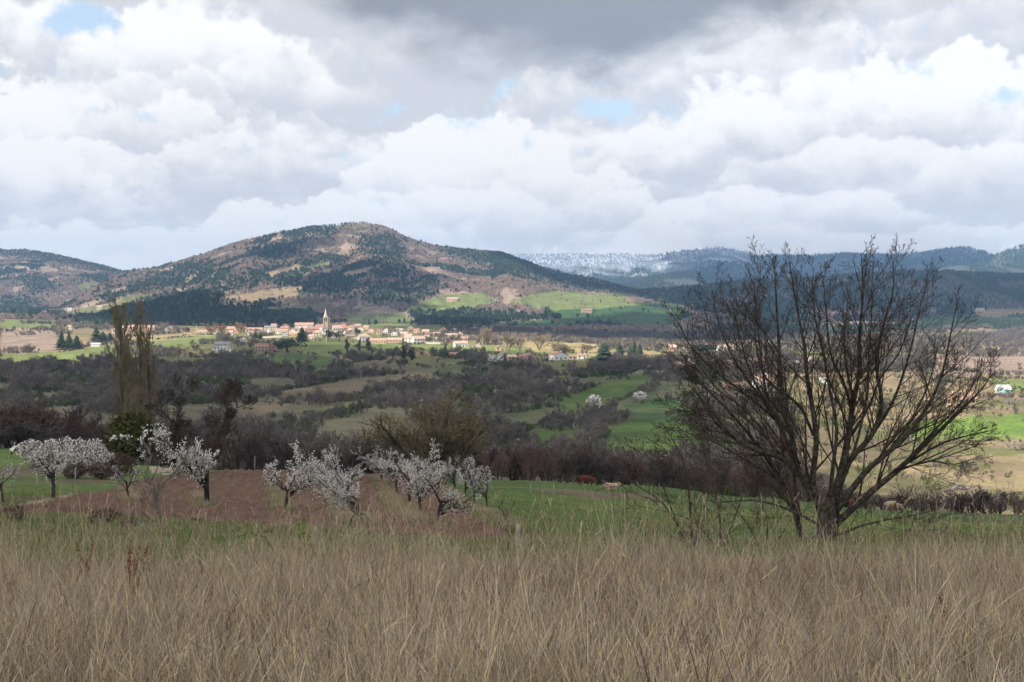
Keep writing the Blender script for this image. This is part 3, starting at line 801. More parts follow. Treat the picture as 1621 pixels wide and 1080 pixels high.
def build_valley_woods():
    r = np.random.default_rng(12)
    gy = [proto(bare_mesh(s + 60, M_GREYTW, stems=2, lean=.25, wmin=.016)) for s in range(5)]
    pale = [proto(bare_mesh(s + 70, M_PALETW, stems=1, lean=.2, wmin=.017)) for s in range(3)]
    ol = [proto(bare_mesh(s + 80, M_OLIVETW, stems=2, lean=.25, wmin=.017)) for s in range(2)]
    bu = [proto(leafy_bush_mesh(s, M_BUSH)) for s in range(4)]
    wh = [proto(leafy_bush_mesh(s + 30, M_GREYTW, 110, M_BLOS, .7)) for s in range(3)]
    def emit(name, label, cat, protos, x, d, z, h, wide):
        if len(x): scatter(name, label, cat, protos, np.stack([x, d, z - .1], 1), np.stack([h * wide, h * wide, h], 1), r.uniform(0, 6.28, len(x)))
    # the scrubby slope below the village
    x, d, z, px, py = samples(300, 1330, 3.9, -40, 1660, 21, 7)
    inf = in_fields(px, py, d); nz = fbm(x / 55.0, d / 80.0, 4, 121); n2 = fbm(x / 25.0, d / 30.0, 3, 125)
    sunny = (px > 1230) & (py > 590)
    keep = ~inf & (nz > np.where(sunny, .44, np.where(px > 760, .465, .40)))
    keep |= inf & (r.random(len(x)) < np.where(sunny & (n2 > .47), .16, .008))
    keep &= ~(in_poly(px, py, [(770,553),(948,553),(948,577),(770,578)]) & (r.random(len(x)) < .9))
    q = r.random(len(x))
    ev = keep & (n2 > .57); ww = keep & ~ev & (q < np.where((px > 1250) & (d < 450), 0, np.where(px > 560, .028, .008))); oo = keep & ~ev & ~ww & (q > .86); g = keep & ~ev & ~ww & ~oo
    emit('valley_scrub', 'grey brown leafless scrub on the shaded valley slope', 'scrub', gy, x[g], d[g], z[g], np.where(r.random(g.sum()) < .15, r.uniform(6.5, 10, g.sum()), r.uniform(2.6, 6.0, g.sum())) * np.where(sunny[g], .5, 1.0), 1.0)
    emit('valley_scrub', 'yellowish budding bushes dotted over the valley slope', 'scrub', ol, x[oo], d[oo], z[oo], r.uniform(2.5, 5.5, oo.sum()), 1.0)
    emit('evergreen_scrub', 'dark green bushes scattered over the valley slope', 'scrub', bu, x[ev], d[ev], z[ev], r.uniform(1.4, 3.8, ev.sum()) * np.where(sunny[ev], .55, 1.0), 1.2)
    emit('blossoming_scrub', 'whitish blossoming bushes scattered over the valley slope', 'scrub', wh, x[ww], d[ww], z[ww], r.uniform(2, 3.6, ww.sum()), 1.2)
    # hedges along the field edges
    P = []
    for poly, c in FIELDS:
        if min(p[1] for p in poly) < 520: continue
        W2 = []
        for p in poly:
            g = ground_at(p[0], p[1], 236, 2600); W2.append(((p[0] - CX) / F * g, g))
        for i in range(len(W2)):
            a = np.array(W2[i]); b = np.array(W2[(i + 1) % len(W2)]); L = np.linalg.norm(b - a); n = int(L / 3.2)
            if L > 420: continue
            for t in r.random(n):
                if fbm(*(a + (b - a) * t) / 30.0, 2, 131) > .45: P.append(a + (b - a) * t + r.normal(0, 1.2, 2))
    P = np.array(P); z = height(P[:, 0], P[:, 1]); s = r.random(len(P)) < .55
    emit('field_hedge', 'leafless hedges along the field edges', 'hedge', gy, P[s, 0], P[s, 1], z[s], r.uniform(1.8, 4.2, s.sum()), 1.1)
    emit('field_hedge', 'dark green hedges along the field edges', 'hedge', bu, P[~s, 0], P[~s, 1], z[~s], r.uniform(1.2, 3.0, (~s).sum()), 1.2)
    # plain with the village: trees and bushes between the houses and fields
    x, d, z, px, py = samples(1330, 2750, 7.0, -40, 1660, 22, 9)
    inf = in_fields(px, py, d); nz = fbm(x / 60.0, d / 110.0, 4, 141)
    wood = (d > 2250) & (px > 700) & (px < 1250)
    core = in_poly(px, py, [(300,510),(600,508),(760,522),(760,548),(560,548),(300,535)])
    core |= in_poly(px, py, [(770,548),(948,552),(948,577),(770,578)])
    east = (px > 1200) & (d > 1450)
    keep = (east & (nz > .43)) | (~inf & (nz > np.where(core, .68, .54))) | (wood & ~inf & (nz > .30)) | (inf & (nz > .74) & ~core); q = r.random(len(x))
    ev = keep & (q < .22); pl = keep & (q > np.where(east, .8, .62)) & ~wood & ~ev; g = keep & ~ev & ~pl
    emit('plain_trees', 'leafless grey trees between the village fields', 'trees', gy, x[g], d[g], z[g], r.uniform(4, 9, g.sum()), 1.0)
    emit('plain_trees', 'pale sunlit leafless trees between the village fields', 'trees', pale, x[pl], d[pl], z[pl], r.uniform(3.5, 8, pl.sum()), 1.0)
    emit('plain_bushes', 'dark evergreen bushes between the village fields', 'bushes', bu, x[ev], d[ev], z[ev], r.uniform(2, 5, ev.sum()), 1.0)
build_valley_woods()
# ------------------------------------------------------------------ dry meadow in front
M_STRAW = var_mat('straw_blade', (0.56, 0.45, 0.30), (0.37, 0.285, 0.18), 3.0, rnd=0.3, transl=0.25)
M_STRAWG = var_mat('grey_straw_blade', (0.41, 0.36, 0.30), (0.25, 0.215, 0.175), 3.0, rnd=0.3, transl=0.25)
M_STRAWB = var_mat('brown_straw_blade', (0.185, 0.137, 0.085), (0.105, 0.078, 0.05), 3.0, rnd=0.3, transl=0.2)
M_GRASS = var_mat('green_blade', (0.10, 0.17, 0.035), (0.16, 0.21, 0.06), 3.0, rnd=0.2, transl=0.3)
M_RUST = var_mat('rust_seed', (0.20, 0.065, 0.028), (0.13, 0.05, 0.025), 20.0, rnd=0.1)
M_SPROUT = var_mat('sprout_leaf', (0.17, 0.27, 0.03), (0.12, 0.20, 0.03), 9.0, rnd=0.1, transl=0.3)
def stalk(mb, rs, x, y, H, w, bend, mi, segs=4, lean=0.12):
    a = rs.random() * 6.283; lx = rs.gauss(0, lean); ly = rs.gauss(0, lean)
    p = []
    for i in range(segs + 1):
        t = i / segs; k = bend * t * t
        p.append((x + lx * H * t + math.cos(a) * k * H, y + ly * H * t + math.sin(a) * k * H, H * t * (1 - 0.28 * min(1, abs(bend)) * t)))
    b = rs.random() * 6.283
    mb.ribbon(p, w, w * 0.35, (math.cos(b), math.sin(b), 0), mi)
    return p[-1], p[-2]
def tuft_mesh(seed, n=14, H=(0.28, 0.78), w=(0.004, 0.012), mix=(.38, .25, .25, .12), spread=0.08, lean=0.21, heads=0):
    rs = random.Random(seed); mb = MB()
    for k in range(n):
        q = rs.random(); mi = 0 if q < mix[0] else 1 if q < mix[0] + mix[1] else 2 if q < mix[0] + mix[1] + mix[2] else 3
        h = rs.uniform(*H) * (0.6 if mi == 3 else 1.0)
        tip, pre = stalk(mb, rs, rs.gauss(0, spread), rs.gauss(0, spread), h, rs.uniform(*w), abs(rs.gauss(0.1, 0.28)), mi, 4, lean)
        if k < heads:
            d = vnorm(tuple(tip[c] - pre[c] for c in range(3)))
            for j in range(9):
                s = rand_unit(rs); b0 = vadd(tip, d, -0.14 * j / 9); e = vadd(vadd(b0, d, 0.03), s, 0.018)
                mb.ribbon([b0, e], 0.005, 0.003, vnorm(vcross(d, s)), mi)
    return mb.mesh('tuft', [M_STRAW, M_STRAWG, M_STRAWB, M_GRASS])
MEADOW_END = lambda x: 24.6 + 1.6 * (fbm(x / 3.0, x * 0 + 3.3, 3, 211) - .5) * 2
def build_meadow():
    r = np.random.default_rng(31)
    t1 = [proto(tuft_mesh(s, 15, mix=(.55, .27, .10, .08))) for s in range(8)]
    tb = [proto(tuft_mesh(s + 100, 15, (.16, .46), (.004, .011), (.10, .30, .45, .15), .10, .42)) for s in range(6)]
    ts = [proto(tuft_mesh(s + 120, 3, (.7, 1.25), (.0035, .0065), (.7, .3, 0, 0), .16, .22, 2)) for s in range(7)]
    t2 = [proto(tuft_mesh(s + 20, 6, (.75, 1.2), (.004, .0075), (.55, .35, .1, 0), .10, .10, 3)) for s in range(6)]
    th = [proto(tuft_mesh(s + 40, 14, (.25, .5), (.004, .008), (.2, .25, .45, .1), .10, .75)) for s in range(5)]  # thatch mixed browner, shade low between the stalks put into its colour
    gr = [proto(tuft_mesh(s + 60, 16, (.14, .34), (.005, .010), (.12, .05, .03, .8), .10, .25)) for s in range(5)]
    sh = [proto(tuft_mesh(s + 80, 14, (.07, .18), (.008, .016), (.10, .04, .03, .83), .14, .35)) for s in range(4)]
    def pts(d0, d1, dens, pad=60):
        area = (1621 + 2 * pad) / F * (d1 ** 2 - d0 ** 2) / 2; n = int(area * dens)
        d = np.sqrt(r.uniform(d0 ** 2, d1 ** 2, n)); px = r.uniform(-pad, 1621 + pad, n); x = (px - CX) / F * d
        return x, d, px
    def emit(name, label, protos, x, y, s, tilt=.12):
        z = height(x, y)
        return scatter(name, label, 'grass', protos, np.stack([x, y, z - .02], 1), s, r.uniform(0, 6.28, len(x)), tilt=tilt)
    x, y, px = pts(6.5, 30, 52)
    cl = fbm(x / .9, y / .9, 3, 221); k = (y < MEADOW_END(x)) & (cl > .44); x, y, cl = x[k], y[k], cl[k]
    pt = fbm(x / 2.1 + 5, y / 3.2, 4, 231) + r.normal(0, .05, len(x)); hi = pt > .47; hs = (.16 + .68 * cl + .74 * fbm(x / 1.7, y / 1.7, 3, 227)) * r.uniform(.75, 1.2, len(x))
    emit('meadow_grass', 'tall pale straw coloured meadow grass across the foreground', t1, x[hi], y[hi], hs[hi] * 1.0)
    emit('meadow_grass', 'low grey brown matted grass in patches of the foreground meadow', tb, x[~hi], y[~hi], hs[~hi] * .92, .2)
    x, y, px = pts(6.5, 27, 6); cl = fbm(x / 1.6, y / 1.6, 3, 233); k = (y < MEADOW_END(x) + 1) & (cl > .38); x, y = x[k], y[k]
    emit('meadow_wisps', 'single pale wispy stalks leaning every way above the meadow', ts, x, y, r.uniform(.7, 1.25, len(x)) * (.85 + .3 * sstep(y, 19, 24)), .1)
    x, y, px = pts(6.5, 28, 7); k = (y < MEADOW_END(x)) & (fbm(x / 1.2, y / 1.2, 3, 222) > .52); x, y = x[k], y[k]
    emit('meadow_undergrowth', 'fresh green grass showing between the dry stalks', gr, x, y, r.uniform(.8, 1.5, len(x)))
    x, y, px = pts(6.5, 29, 20); k = y < MEADOW_END(x) + .5; x, y = x[k], y[k]
    emit('meadow_thatch', 'matted fallen dry grass between the standing stalks', th, x, y, r.uniform(.8, 1.2, len(x)))
    x, y, px = pts(6.5, 31, 12); cl = fbm(x / 2.2, y / 2.2, 3, 223); k = (y < MEADOW_END(x) + 2.5 * (cl - .3)) & (cl > .42) & ((px < 880) | (r.random(len(px)) < .4)) & ((y > 17) | (r.random(len(px)) < .5)); x, y = x[k], y[k]
    emit('meadow_stalks', 'tall thin seed stalks standing above the dry meadow', t2, x, y, r.uniform(.75, 1.2, len(x)) * (.9 + .35 * sstep(y, 18, 24)))
    # greener, shorter grass of the bank and pasture behind the meadow
    x, y, px = pts(24, 64, 13); cl = fbm(x / 2.5, y / 2.5, 3, 225); k = (y > MEADOW_END(x) - 1.5) & (cl > .40) & ((px < 700) | (y < 42)); x, y = x[k], y[k]
    fx = in_poly((x / y * F + CX), HY - height(x, y) / y * F, PLOUGH); x, y = x[~fx], y[~fx]
    emit('bank_grass', 'green grass tufts on the bank behind the dry meadow', gr, x, y, r.uniform(.7, 1.3, len(x)))
    x, y, px = pts(27, 120, 3.2); py = HY - height(x, y) / y * F; k = ~in_poly(px, py, PLOUGH) & (y > MEADOW_END(x)); x, y = x[k], y[k]
    emit('pasture_grass', 'short green grass of the grazed pasture', sh, x, y, r.uniform(.8, 1.5, len(x)))
    # strips under the tree rows
    X = []; 
    for a, b in ROWS:
        pa, _ = on_ground(*a, 40, 200); pb, _ = on_ground(*b, 40, 200)
        L = (pb - pa).length; n = int(L * 34)
        t = r.random(n); X.append(np.stack([pa.x + (pb.x - pa.x) * t + r.normal(0, .32, n), pa.y + (pb.y - pa.y) * t + r.normal(0, .32, n)], 1))
    X = np.concatenate(X); g = fbm(X[:, 0] / 2, X[:, 1] / 2, 2, 229) > .34
    emit('row_grass', 'green grass strips left under the orchard rows', gr, X[g, 0], X[g, 1], r.uniform(1.1, 2.0, g.sum()))
    emit('row_straw', 'dry grass clumps under the orchard rows', t1, X[~g, 0], X[~g, 1], r.uniform(.5, .9, (~g).sum()))

# ------------------------------------------------------------------ ploughed orchard floor
PLOUGH = [(-40,812),(60,800),(130,783),(250,756),(375,745),(500,747),(600,752),(690,757),(745,790),(845,858),(720,852),(560,842),(400,829),(250,818),(100,812)]
ROWS = [((519,764),(574,838)), ((596,757),(690,838)), ((694,766),(775,818)), ((430,770),(452,812)), ((315,785),(322,806)), ((775,818),(815,846)), ((200,775),(206,796))]
def build_plough():
    pa, _ = on_ground(519, 764, 40, 200); pb, _ = on_ground(574, 838, 40, 200)
    dx, dy = pb.x - pa.x, pb.y - pa.y; L = math.hypot(dx, dy); ux, uy = dx / L, dy / L
    w = [on_ground(p[0], p[1], 40, 200)[0] for p in PLOUGH]
    poly = [(v.x, v.y) for v in w]
    x0, x1 = min(p[0] for p in poly), max(p[0] for p in poly); y0, y1 = min(p[1] for p in poly), max(p[1] for p in poly)
    xs = np.arange(x0, x1, .26); ys = np.arange(y0, y1, .34); X, Y = np.meshgrid(xs, ys)
    edge = (fbm(X / 1.5, Y / 1.5, 2, 241) - .5) * 1.6
    ins = in_poly(X + edge, Y + edge, poly)
    v = X * uy - Y * ux
    msk = ins.astype(float)
    for _ in range(3):
        msk[1:-1] = (msk[:-2] + msk[1:-1] + msk[2:]) / 3; msk[:, 1:-1] = (msk[:, :-2] + msk[:, 1:-1] + msk[:, 2:]) / 3
    msk = sstep(msk, .5, 1.0)
    Z = .06 + .10 * np.sin(v * 2 * math.pi / 1.15 + 1.5 * fbm(X / 6, Y / 6, 2, 243)) + (fbm(X / .35, Y / .35, 3, 245) - .5) * .42
    Z = height(X, Y) - .06 + msk * (Z + .10)
    Z = np.where(ins, Z, height(X, Y) - .5)
    m = var_mat('ploughed_earth', (0.175, 0.102, 0.070), (0.10, 0.060, 0.043), 1.6, rnd=0.0, bump=0.7)
    o = grid_object('ploughed_field', X, Y, Z, m, False)
    # drop the cells outside the field
    import bmesh
    bm = bmesh.new(); bm.from_mesh(o.data); bm.verts.ensure_lookup_table()
    fl = ins.ravel(); bmesh.ops.delete(bm, geom=[q for q in bm.verts if not fl[q.index]], context='VERTS'); bm.to_mesh(o.data); bm.free()
    tag(o, kind='structure')
build_plough()
build_meadow()

# ------------------------------------------------------------------ traced trees
def P3(px, py, d): return ((px - CX) / F * d, d, (HY - py) / F * d)
BIG_SP = dict(seg=(6, 5, 4, 3, 2), wander=(.1, .09, .10, .11, .1), up=(.02, .05, .045, .02, .0), taper=(.4, .3, .3, .35, .4), fall=.85, kids=(16, 7, 4, 2), start=(.12, .10, .12, .2), ang=(.62, .62, .64, .65), ratio=(.42, .58, .56, .52), rk=(.34, .5, .55, .6))
def traced(name, label, cat, limbs, d, seed, sp, mats, rmin=.004, spread=2.0, parts=('trunk', 'crown'), kfac=1.0, twig_w=0.0, base=None, group=None):
    """limbs: (list of (px, py), base radius m, tip radius m[, depth of tip m])"""
    rs = random.Random(seed); out = []
    b0 = limbs[0][0][0]; root = P3(b0[0], b0[1], d) if base is None else base
    for li, lb in enumerate(limbs):
        pix, r0, r1 = lb[:3]; r0 *= .85; dep = lb[3] if len(lb) > 3 else rs.uniform(-spread, spread); dep0 = lb[4] if len(lb) > 4 else 0.0
        n = len(pix); pts = []
        for i, (a, b) in enumerate(pix):
            t = i / max(1, n - 1); dd = d + dep0 + (dep - dep0) * t ** 1.3
            pts.append(P3(a + rs.gauss(0, 1.6) * (0 < i), b, dd))
        # smooth resample
        q = []
        for i in range(n - 1):
            p0 = pts[max(0, i - 1)]; p1 = pts[i]; p2 = pts[i + 1]; p3 = pts[min(n - 1, i + 2)]
            for k in range(3):
                t = k / 3
                q.append(tuple(.5 * (2 * p1[c] + (p2[c] - p0[c]) * t + (2 * p0[c] - 5 * p1[c] + 4 * p2[c] - p3[c]) * t * t + (3 * p1[c] - p0[c] - 3 * p2[c] + p3[c]) * t ** 3) for c in range(3)))
        q.append(pts[-1])
        if len(q) > 12: q = q[:-2]
        out.append((q, r0, r1, 0))
        L = sum(math.dist(q[i], q[i + 1]) for i in range(len(q) - 1))
        s2 = dict(sp); s2['kids'] = (max(2, int(sp['kids'][0] * kfac * L / 6.0)),) + tuple(sp['kids'][1:]); s2['taper'] = (max(.2, r1 / r0),) + tuple(sp['taper'][1:])
        rr = sp['ratio'][0] * 6.0 / max(L, 2.0) if L > 2 else sp['ratio'][0]
        s2['ratio'] = (min(.6, max(rr, .25)),) + tuple(sp['ratio'][1:])
        kids(rs, out, q, seg_dirs(q), L, r0, 0, s2)
    tr = MB(); cr = MB()
    for pts, r0, r1, lvl in out:
        n = len(pts); rad = [max(rmin, r0 + (r1 - r0) * (i / (n - 1))) for i in range(n)]
        if lvl == 0: tr.tube(pts, rad, 7, 0)
        elif lvl == 1: cr.tube(pts, rad, 4, 0, cap=False)
        elif lvl < 4 and not twig_w: cr.tube(pts, rad, 3, 0, cap=False)
        else: cr.ribbon(pts, max(2 * rad[0], twig_w), max(2 * rad[-1], twig_w * .7), vnorm(vcross(vnorm(tuple(pts[-1][c] - pts[0][c] for c in range(3))), rand_unit(rs))), 0)
    for mb in (tr, cr): mb.v = [(v[0] - root[0], v[1] - root[1], v[2] - root[2]) for v in mb.v]
    e = empty(name, root); tag(e, label, cat, group)
    obj(parts[0], tr.mesh(parts[0], [mats[0]], True), e); obj(parts[1], cr.mesh(parts[1], [mats[1]], True), e)
    return e, out

M_TREEBARK = var_mat('lichened_bark', (0.095, 0.085, 0.068), (0.03, 0.024, 0.019), 9.0, rnd=0.0, bump=0.8)
M_TREETWIG = var_mat('tree_twigs', (0.075, 0.054, 0.043), (0.042, 0.031, 0.026), 10.0, rnd=0.0)
M_GREYBARK = var_mat('grey_lichen_bark', (0.21, 0.20, 0.17), (0.09, 0.08, 0.065), 20.0, rnd=0.0, bump=0.7)
def build_big_tree():
    L = [
     ([(1316,886),(1312,845),(1309,815),(1311,788)], .40, .25, 0),
     ([(1304,820),(1285,782),(1262,748),(1235,724),(1195,712),(1160,690),(1130,655),(1100,620),(1075,590)], .15, .02, -1.5),
     ([(1302,802),(1288,765),(1290,700),(1286,640),(1279,595),(1274,550),(1264,510),(1258,465),(1251,425),(1247,395)], .12, .012, 1.2),
     ([(1296,800),(1266,745),(1254,690),(1242,640),(1236,590),(1233,540),(1229,480),(1225,430),(1217,385)], .12, .012, -.6),
     ([(1262,740),(1248,700),(1225,660),(1190,610),(1160,560),(1135,505),(1126,462),(1118,430)], .07, .01, 1.8),
     ([(1228,664),(1180,625),(1125,582),(1092,545),(1076,518),(1064,495)], .05, .01, -1.8, .5),
     ([(1312,812),(1332,750),(1345,690),(1353,640),(1359,590),(1363,530),(1366,470),(1363,420),(1359,366)], .14, .010, .4),
     ([(1345,692),(1347,645),(1332,600),(1317,560),(1311,500),(1301,450),(1299,410)], .065, .01, -1.2, .3),
     ([(1318,806),(1345,732),(1378,690),(1394,640),(1386,580),(1396,520),(1411,470),(1411,420),(1402,388)], .115, .01, 1.4),
     ([(1320,815),(1368,752),(1402,720),(1440,690),(1470,640),(1490,590),(1500,540),(1511,500),(1521,465)], .115, .01, -.9),
     ([(1380,690),(1411,640),(1431,590),(1446,540),(1456,490),(1466,445),(1471,415)], .06, .01, 2.0, .6),
     ([(1316,838),(1365,790),(1420,746),(1460,706),(1502,666),(1540,630),(1565,600),(1577,568)], .13, .012, .6),
     ([(1438,732),(1490,702),(1530,690),(1574,680)], .045, .008, -1.2, .2),
     ([(1300,832),(1245,806),(1190,792),(1130,795),(1075,776)], .06, .008, 1.6),
     ([(1318,850),(1380,828),(1450,815),(1530,795)], .045, .008, -1.5),
     ([(1348,690),(1376,640),(1392,600),(1421,560),(1441,515),(1450,480)], .05, .009, -2.2, .2),
     ([(1254,690),(1217,640),(1187,590),(1171,540),(1161,490),(1150,445)], .055, .009, -2.4, -.2),
     ([(1353,640),(1344,590),(1338,530),(1341,470),(1334,420)], .05, .009, 2.0, .2),
     ([(1288,690),(1262,640),(1216,600),(1196,540),(1199,480),(1205,430),(1203,395)], .055, .009, 2.4, .7),
     ([(1312,812),(1318,740),(1322,680),(1312,620),(1300,560),(1290,500),(1285,440),(1290,402)], .08, .009, -1.0),
     ([(1345,732),(1360,690),(1375,620),(1372,560),(1382,500),(1380,440),(1386,402)], .055, .009, -1.6),
     ([(1235,724),(1200,670),(1165,640),(1130,610),(1100,560),(1095,520)], .05, .009, 2.2),
     ([(1402,720),(1440,670),(1470,610),(1480,560),(1496,515)], .05, .009, 2.0),
     ([(1420,746),(1480,680),(1520,640),(1545,600),(1552,560)], .05, .009, -2.0),
     ([(1420,745),(1470,730),(1510,735),(1555,720)], .04, .008, 1.8, .2),
    ]
    traced('bare_tree', 'large leafless many stemmed dark tree standing behind the dry meadow', 'tree', L, 40.0, 5, BIG_SP, (M_TREEBARK, M_TREETWIG), .0045, 2.0)
    L = [
     ([(1270,880),(1264,815),(1238,762),(1197,702),(1152,652),(1107,602),(1086,560)], .12, .01, -1.2),
     ([(1264,815),(1256,760),(1246,700),(1217,640),(1206,580),(1199,520),(1196,460),(1190,415)], .08, .009, 1.4),
     ([(1238,762),(1182,730),(1132,700),(1082,682),(1050,650)], .05, .008, .8),
     ([(1197,702),(1150,690),(1112,640),(1085,585),(1066,540)], .045, .008, -1.8, -.5),
    ]
    traced('bare_tree', 'slimmer leafless tree leaning out beside the big bare tree', 'tree', L, 41.5, 6, BIG_SP, (M_TREEBARK, M_TREETWIG), .0055, 1.5)
    M_SHTW = var_mat('shrub_twigs', (0.085, 0.062, 0.05), (0.05, 0.037, 0.03), 10.0, rnd=0.0)
    L = [
     ([(1096,886),(1092,805),(1085,742),(1062,690),(1034,645)], .045, .006, -.6),
     ([(1098,880),(1050,800),(1005,765),(972,742)], .03, .005, .9),
     ([(1096,880),(1112,800),(1125,745),(1118,700)], .03, .005, .6),
     ([(1094,882),(1066,815),(1045,760),(1020,715),(1004,688)], .03, .005, -1.0),
    ]
    traced('bare_shrub', 'open leafless shrub standing where meadow meets green pasture', 'shrub', L, 34.0, 7, dict(BIG_SP, kids=(13, 6, 4, 2)), (M_SHTW, M_SHTW), .0045, .8, ('stems', 'twigs'))
    L = [
     ([(1141,880),(1134,805),(1120,745),(1108,692),(1102,640)], .04, .006, .4),
     ([(1141,872),(1165,815),(1180,765),(1176,720)], .028, .005, -.8),
     ([(1139,875),(1105,830),(1060,812),(1010,800)], .025, .005, .7),
    ]
    traced('bare_shrub', 'thin leafless shrub between the open shrub and big bare tree', 'shrub', L, 35.5, 8, dict(BIG_SP, kids=(10, 5, 4, 2)), (M_SHTW, M_SHTW), .0045, .8, ('stems', 'twigs'))
    L = [([(1208,884),(1190,840),(1160,800),(1120,770)], .03, .006, .8), ([(1208,884),(1215,830),(1200,780),(1190,740)], .03, .006, -.6), ([(1208,884),(1240,845),(1262,800),(1258,760)], .028, .006, .5), ([(1208,884),(1170,862),(1125,845),(1080,842)], .025, .006, -.8), ([(1210,884),(1250,862),(1290,850),(1330,856)], .025, .006, .4)]
    traced('bare_shrub', 'dense dark leafless shrub against the left foot of the big bare tree', 'shrub', L, 38.0, 10, dict(BIG_SP, kids=(17, 7, 4, 2)), (M_SHTW, M_SHTW), .0045, .8, ('stems', 'twigs'))
    # bramble low in front of the big tree on its right
    L = [([(1398,884),(1420,850),(1470,822),(1520,812),(1560,822)], .018, .005, .6), ([(1398,884),(1380,850),(1402,818),(1440,800)], .016, .005, -.5), ([(1400,884),(1450,858),(1500,850),(1545,862)], .016, .005, .2), ([(1402,884),(1440,840),(1460,805),(1490,775)], .016, .005, -.3)]
    traced('bramble', 'tangled bramble arching low beside the big bare tree', 'shrub', L, 37.0, 9, dict(BIG_SP, kids=(16, 6, 4, 2), up=(.0, .01, .0, .0, .0)), (M_SHTW, M_SHTW), .0045, .8, ('stems', 'twigs'))
build_big_tree()
# ------------------------------------------------------------------ orchard
CHERRY_SP = dict(seg=(4, 5, 4, 3), wander=(.12, .16, .22, .25), up=(.0, .03, .02, .02), taper=(.7, .35, .4, .4), kids=(6, 9, 6), start=(.5, .12, .12), ang=(1.0, .62, .75), ratio=(1.75, .46, .5), rk=(.62, .5, .5))
M_CHBARK = var_mat('cherry_bark', (0.055, 0.045, 0.040), (0.028, 0.022, 0.020), 12.0, rnd=0.1, bump=0.6)
M_LEAFBUD = var_mat('young_leaf', (0.16, 0.20, 0.06), (0.11, 0.15, 0.05), 9.0, rnd=0.1, transl=0.3)
def cherry_parts(seed, bloom=1.0, trunk=.28, green=.12, sp=CHERRY_SP, wide=1.0):
    """trunk mesh, blossom mesh; unit height"""
    rs = random.Random(seed); out = []
    grow(rs, out, (0, 0, -.04), vnorm((rs.gauss(0, .12), rs.gauss(0, .12), 1)), trunk, .021, 0, sp)
    mb = MB(); branches_to(mb, out, rs, (7, 5, 4, 3), 2, .006, 0)
    zm = max(v[2] for v in mb.v); k = 1 / zm
    mb.v = [(v[0] * k * wide, v[1] * k * wide, v[2] * k) for v in mb.v]
    bl = MB()
    for pts, r0, r1, lvl in out:
        if lvl < 2: continue
        for i in range(1, len(pts)):
            for _ in range(3):
                if rs.random() > bloom: continue
                t = rs.random(); c = tuple((pts[i - 1][q] + (pts[i][q] - pts[i - 1][q]) * t) * k * (wide if q < 2 else 1) + rs.gauss(0, .010) for q in range(3))
                mi = 1 if (rs.random() < green * (2.2 if c[2] < .5 else .5)) else 0
                s = rs.uniform(.007, .0145)
                for _ in range(2):
                    a = rand_unit(rs); b = vnorm(vcross(a, rand_unit(rs)))
                    bl.add([vadd(c, a, s), vadd(vadd(c, a, -s * .5), b, s * .9), vadd(vadd(c, a, -s * .5), b, -s * .9)], [(0, 1, 2)], mi)
    return mb.mesh('trunk', [M_CHBARK], False), bl.mesh('blossom', [M_BLOS, M_LEAFBUD])
ORCHARD = [  # column, foot row, height in rows, bloom set, width, label
 (6, 796, 74, 2, 1.0, 'blossoming cherry tree cut by the left edge of the photo'),
 (86, 789, 84, 0, 1.05, 'blossoming cherry tree on its own near the cream track'),
 (204, 793, 66, 3, .9, 'ivy footed cherry tree behind the grey lichened tree'),
 (328, 802, 144, 1, 1.0, 'tallest and fullest white blossoming cherry tree of the orchard'),
 (449, 808, 112, 0, 1.2, 'pruned blossoming cherry tree with dark sawn stub arms'),
 (573, 836, 104, 1, .95, 'blossoming cherry tree with the iron hoop at its foot'),
 (556, 812, 96, 0, .95, 'cherry tree second in the hoop row, crown meeting the first'),
 (541, 790, 84, 4, .95, 'cherry tree third in the hoop row'),
 (524, 770, 66, 1, 1.0, 'last cherry tree at the far end of the hoop row'),
 (689, 836, 92, 4, 1.0, 'greenish low crowned cherry tree at the near end of the middle row'),
 (668, 815, 92, 1, .95, 'cherry tree second from the near end of the middle row'),
 (648, 798, 92, 0, .95, 'cherry tree third from the near end of the middle row'),
 (628, 781, 76, 1, 1.0, 'cherry tree fourth from the near end of the middle row'),
 (606, 763, 56, 0, 1.0, 'far end cherry tree of the middle row'),
 (771, 812, 68, 3, .85, 'sparse cherry tree with a tall dark trunk beside the pasture'),
 (750, 799, 66, 3, .9, 'sparse cherry tree second along the pasture row'),
 (736, 788, 68, 0, .85, 'blossoming cherry tree third along the pasture row'),
 (721, 779, 60, 4, .9, 'cherry tree fourth along the pasture row'),
 (706, 772, 52, 0, .95, 'last cherry tree of the pasture row against the woods'),
]
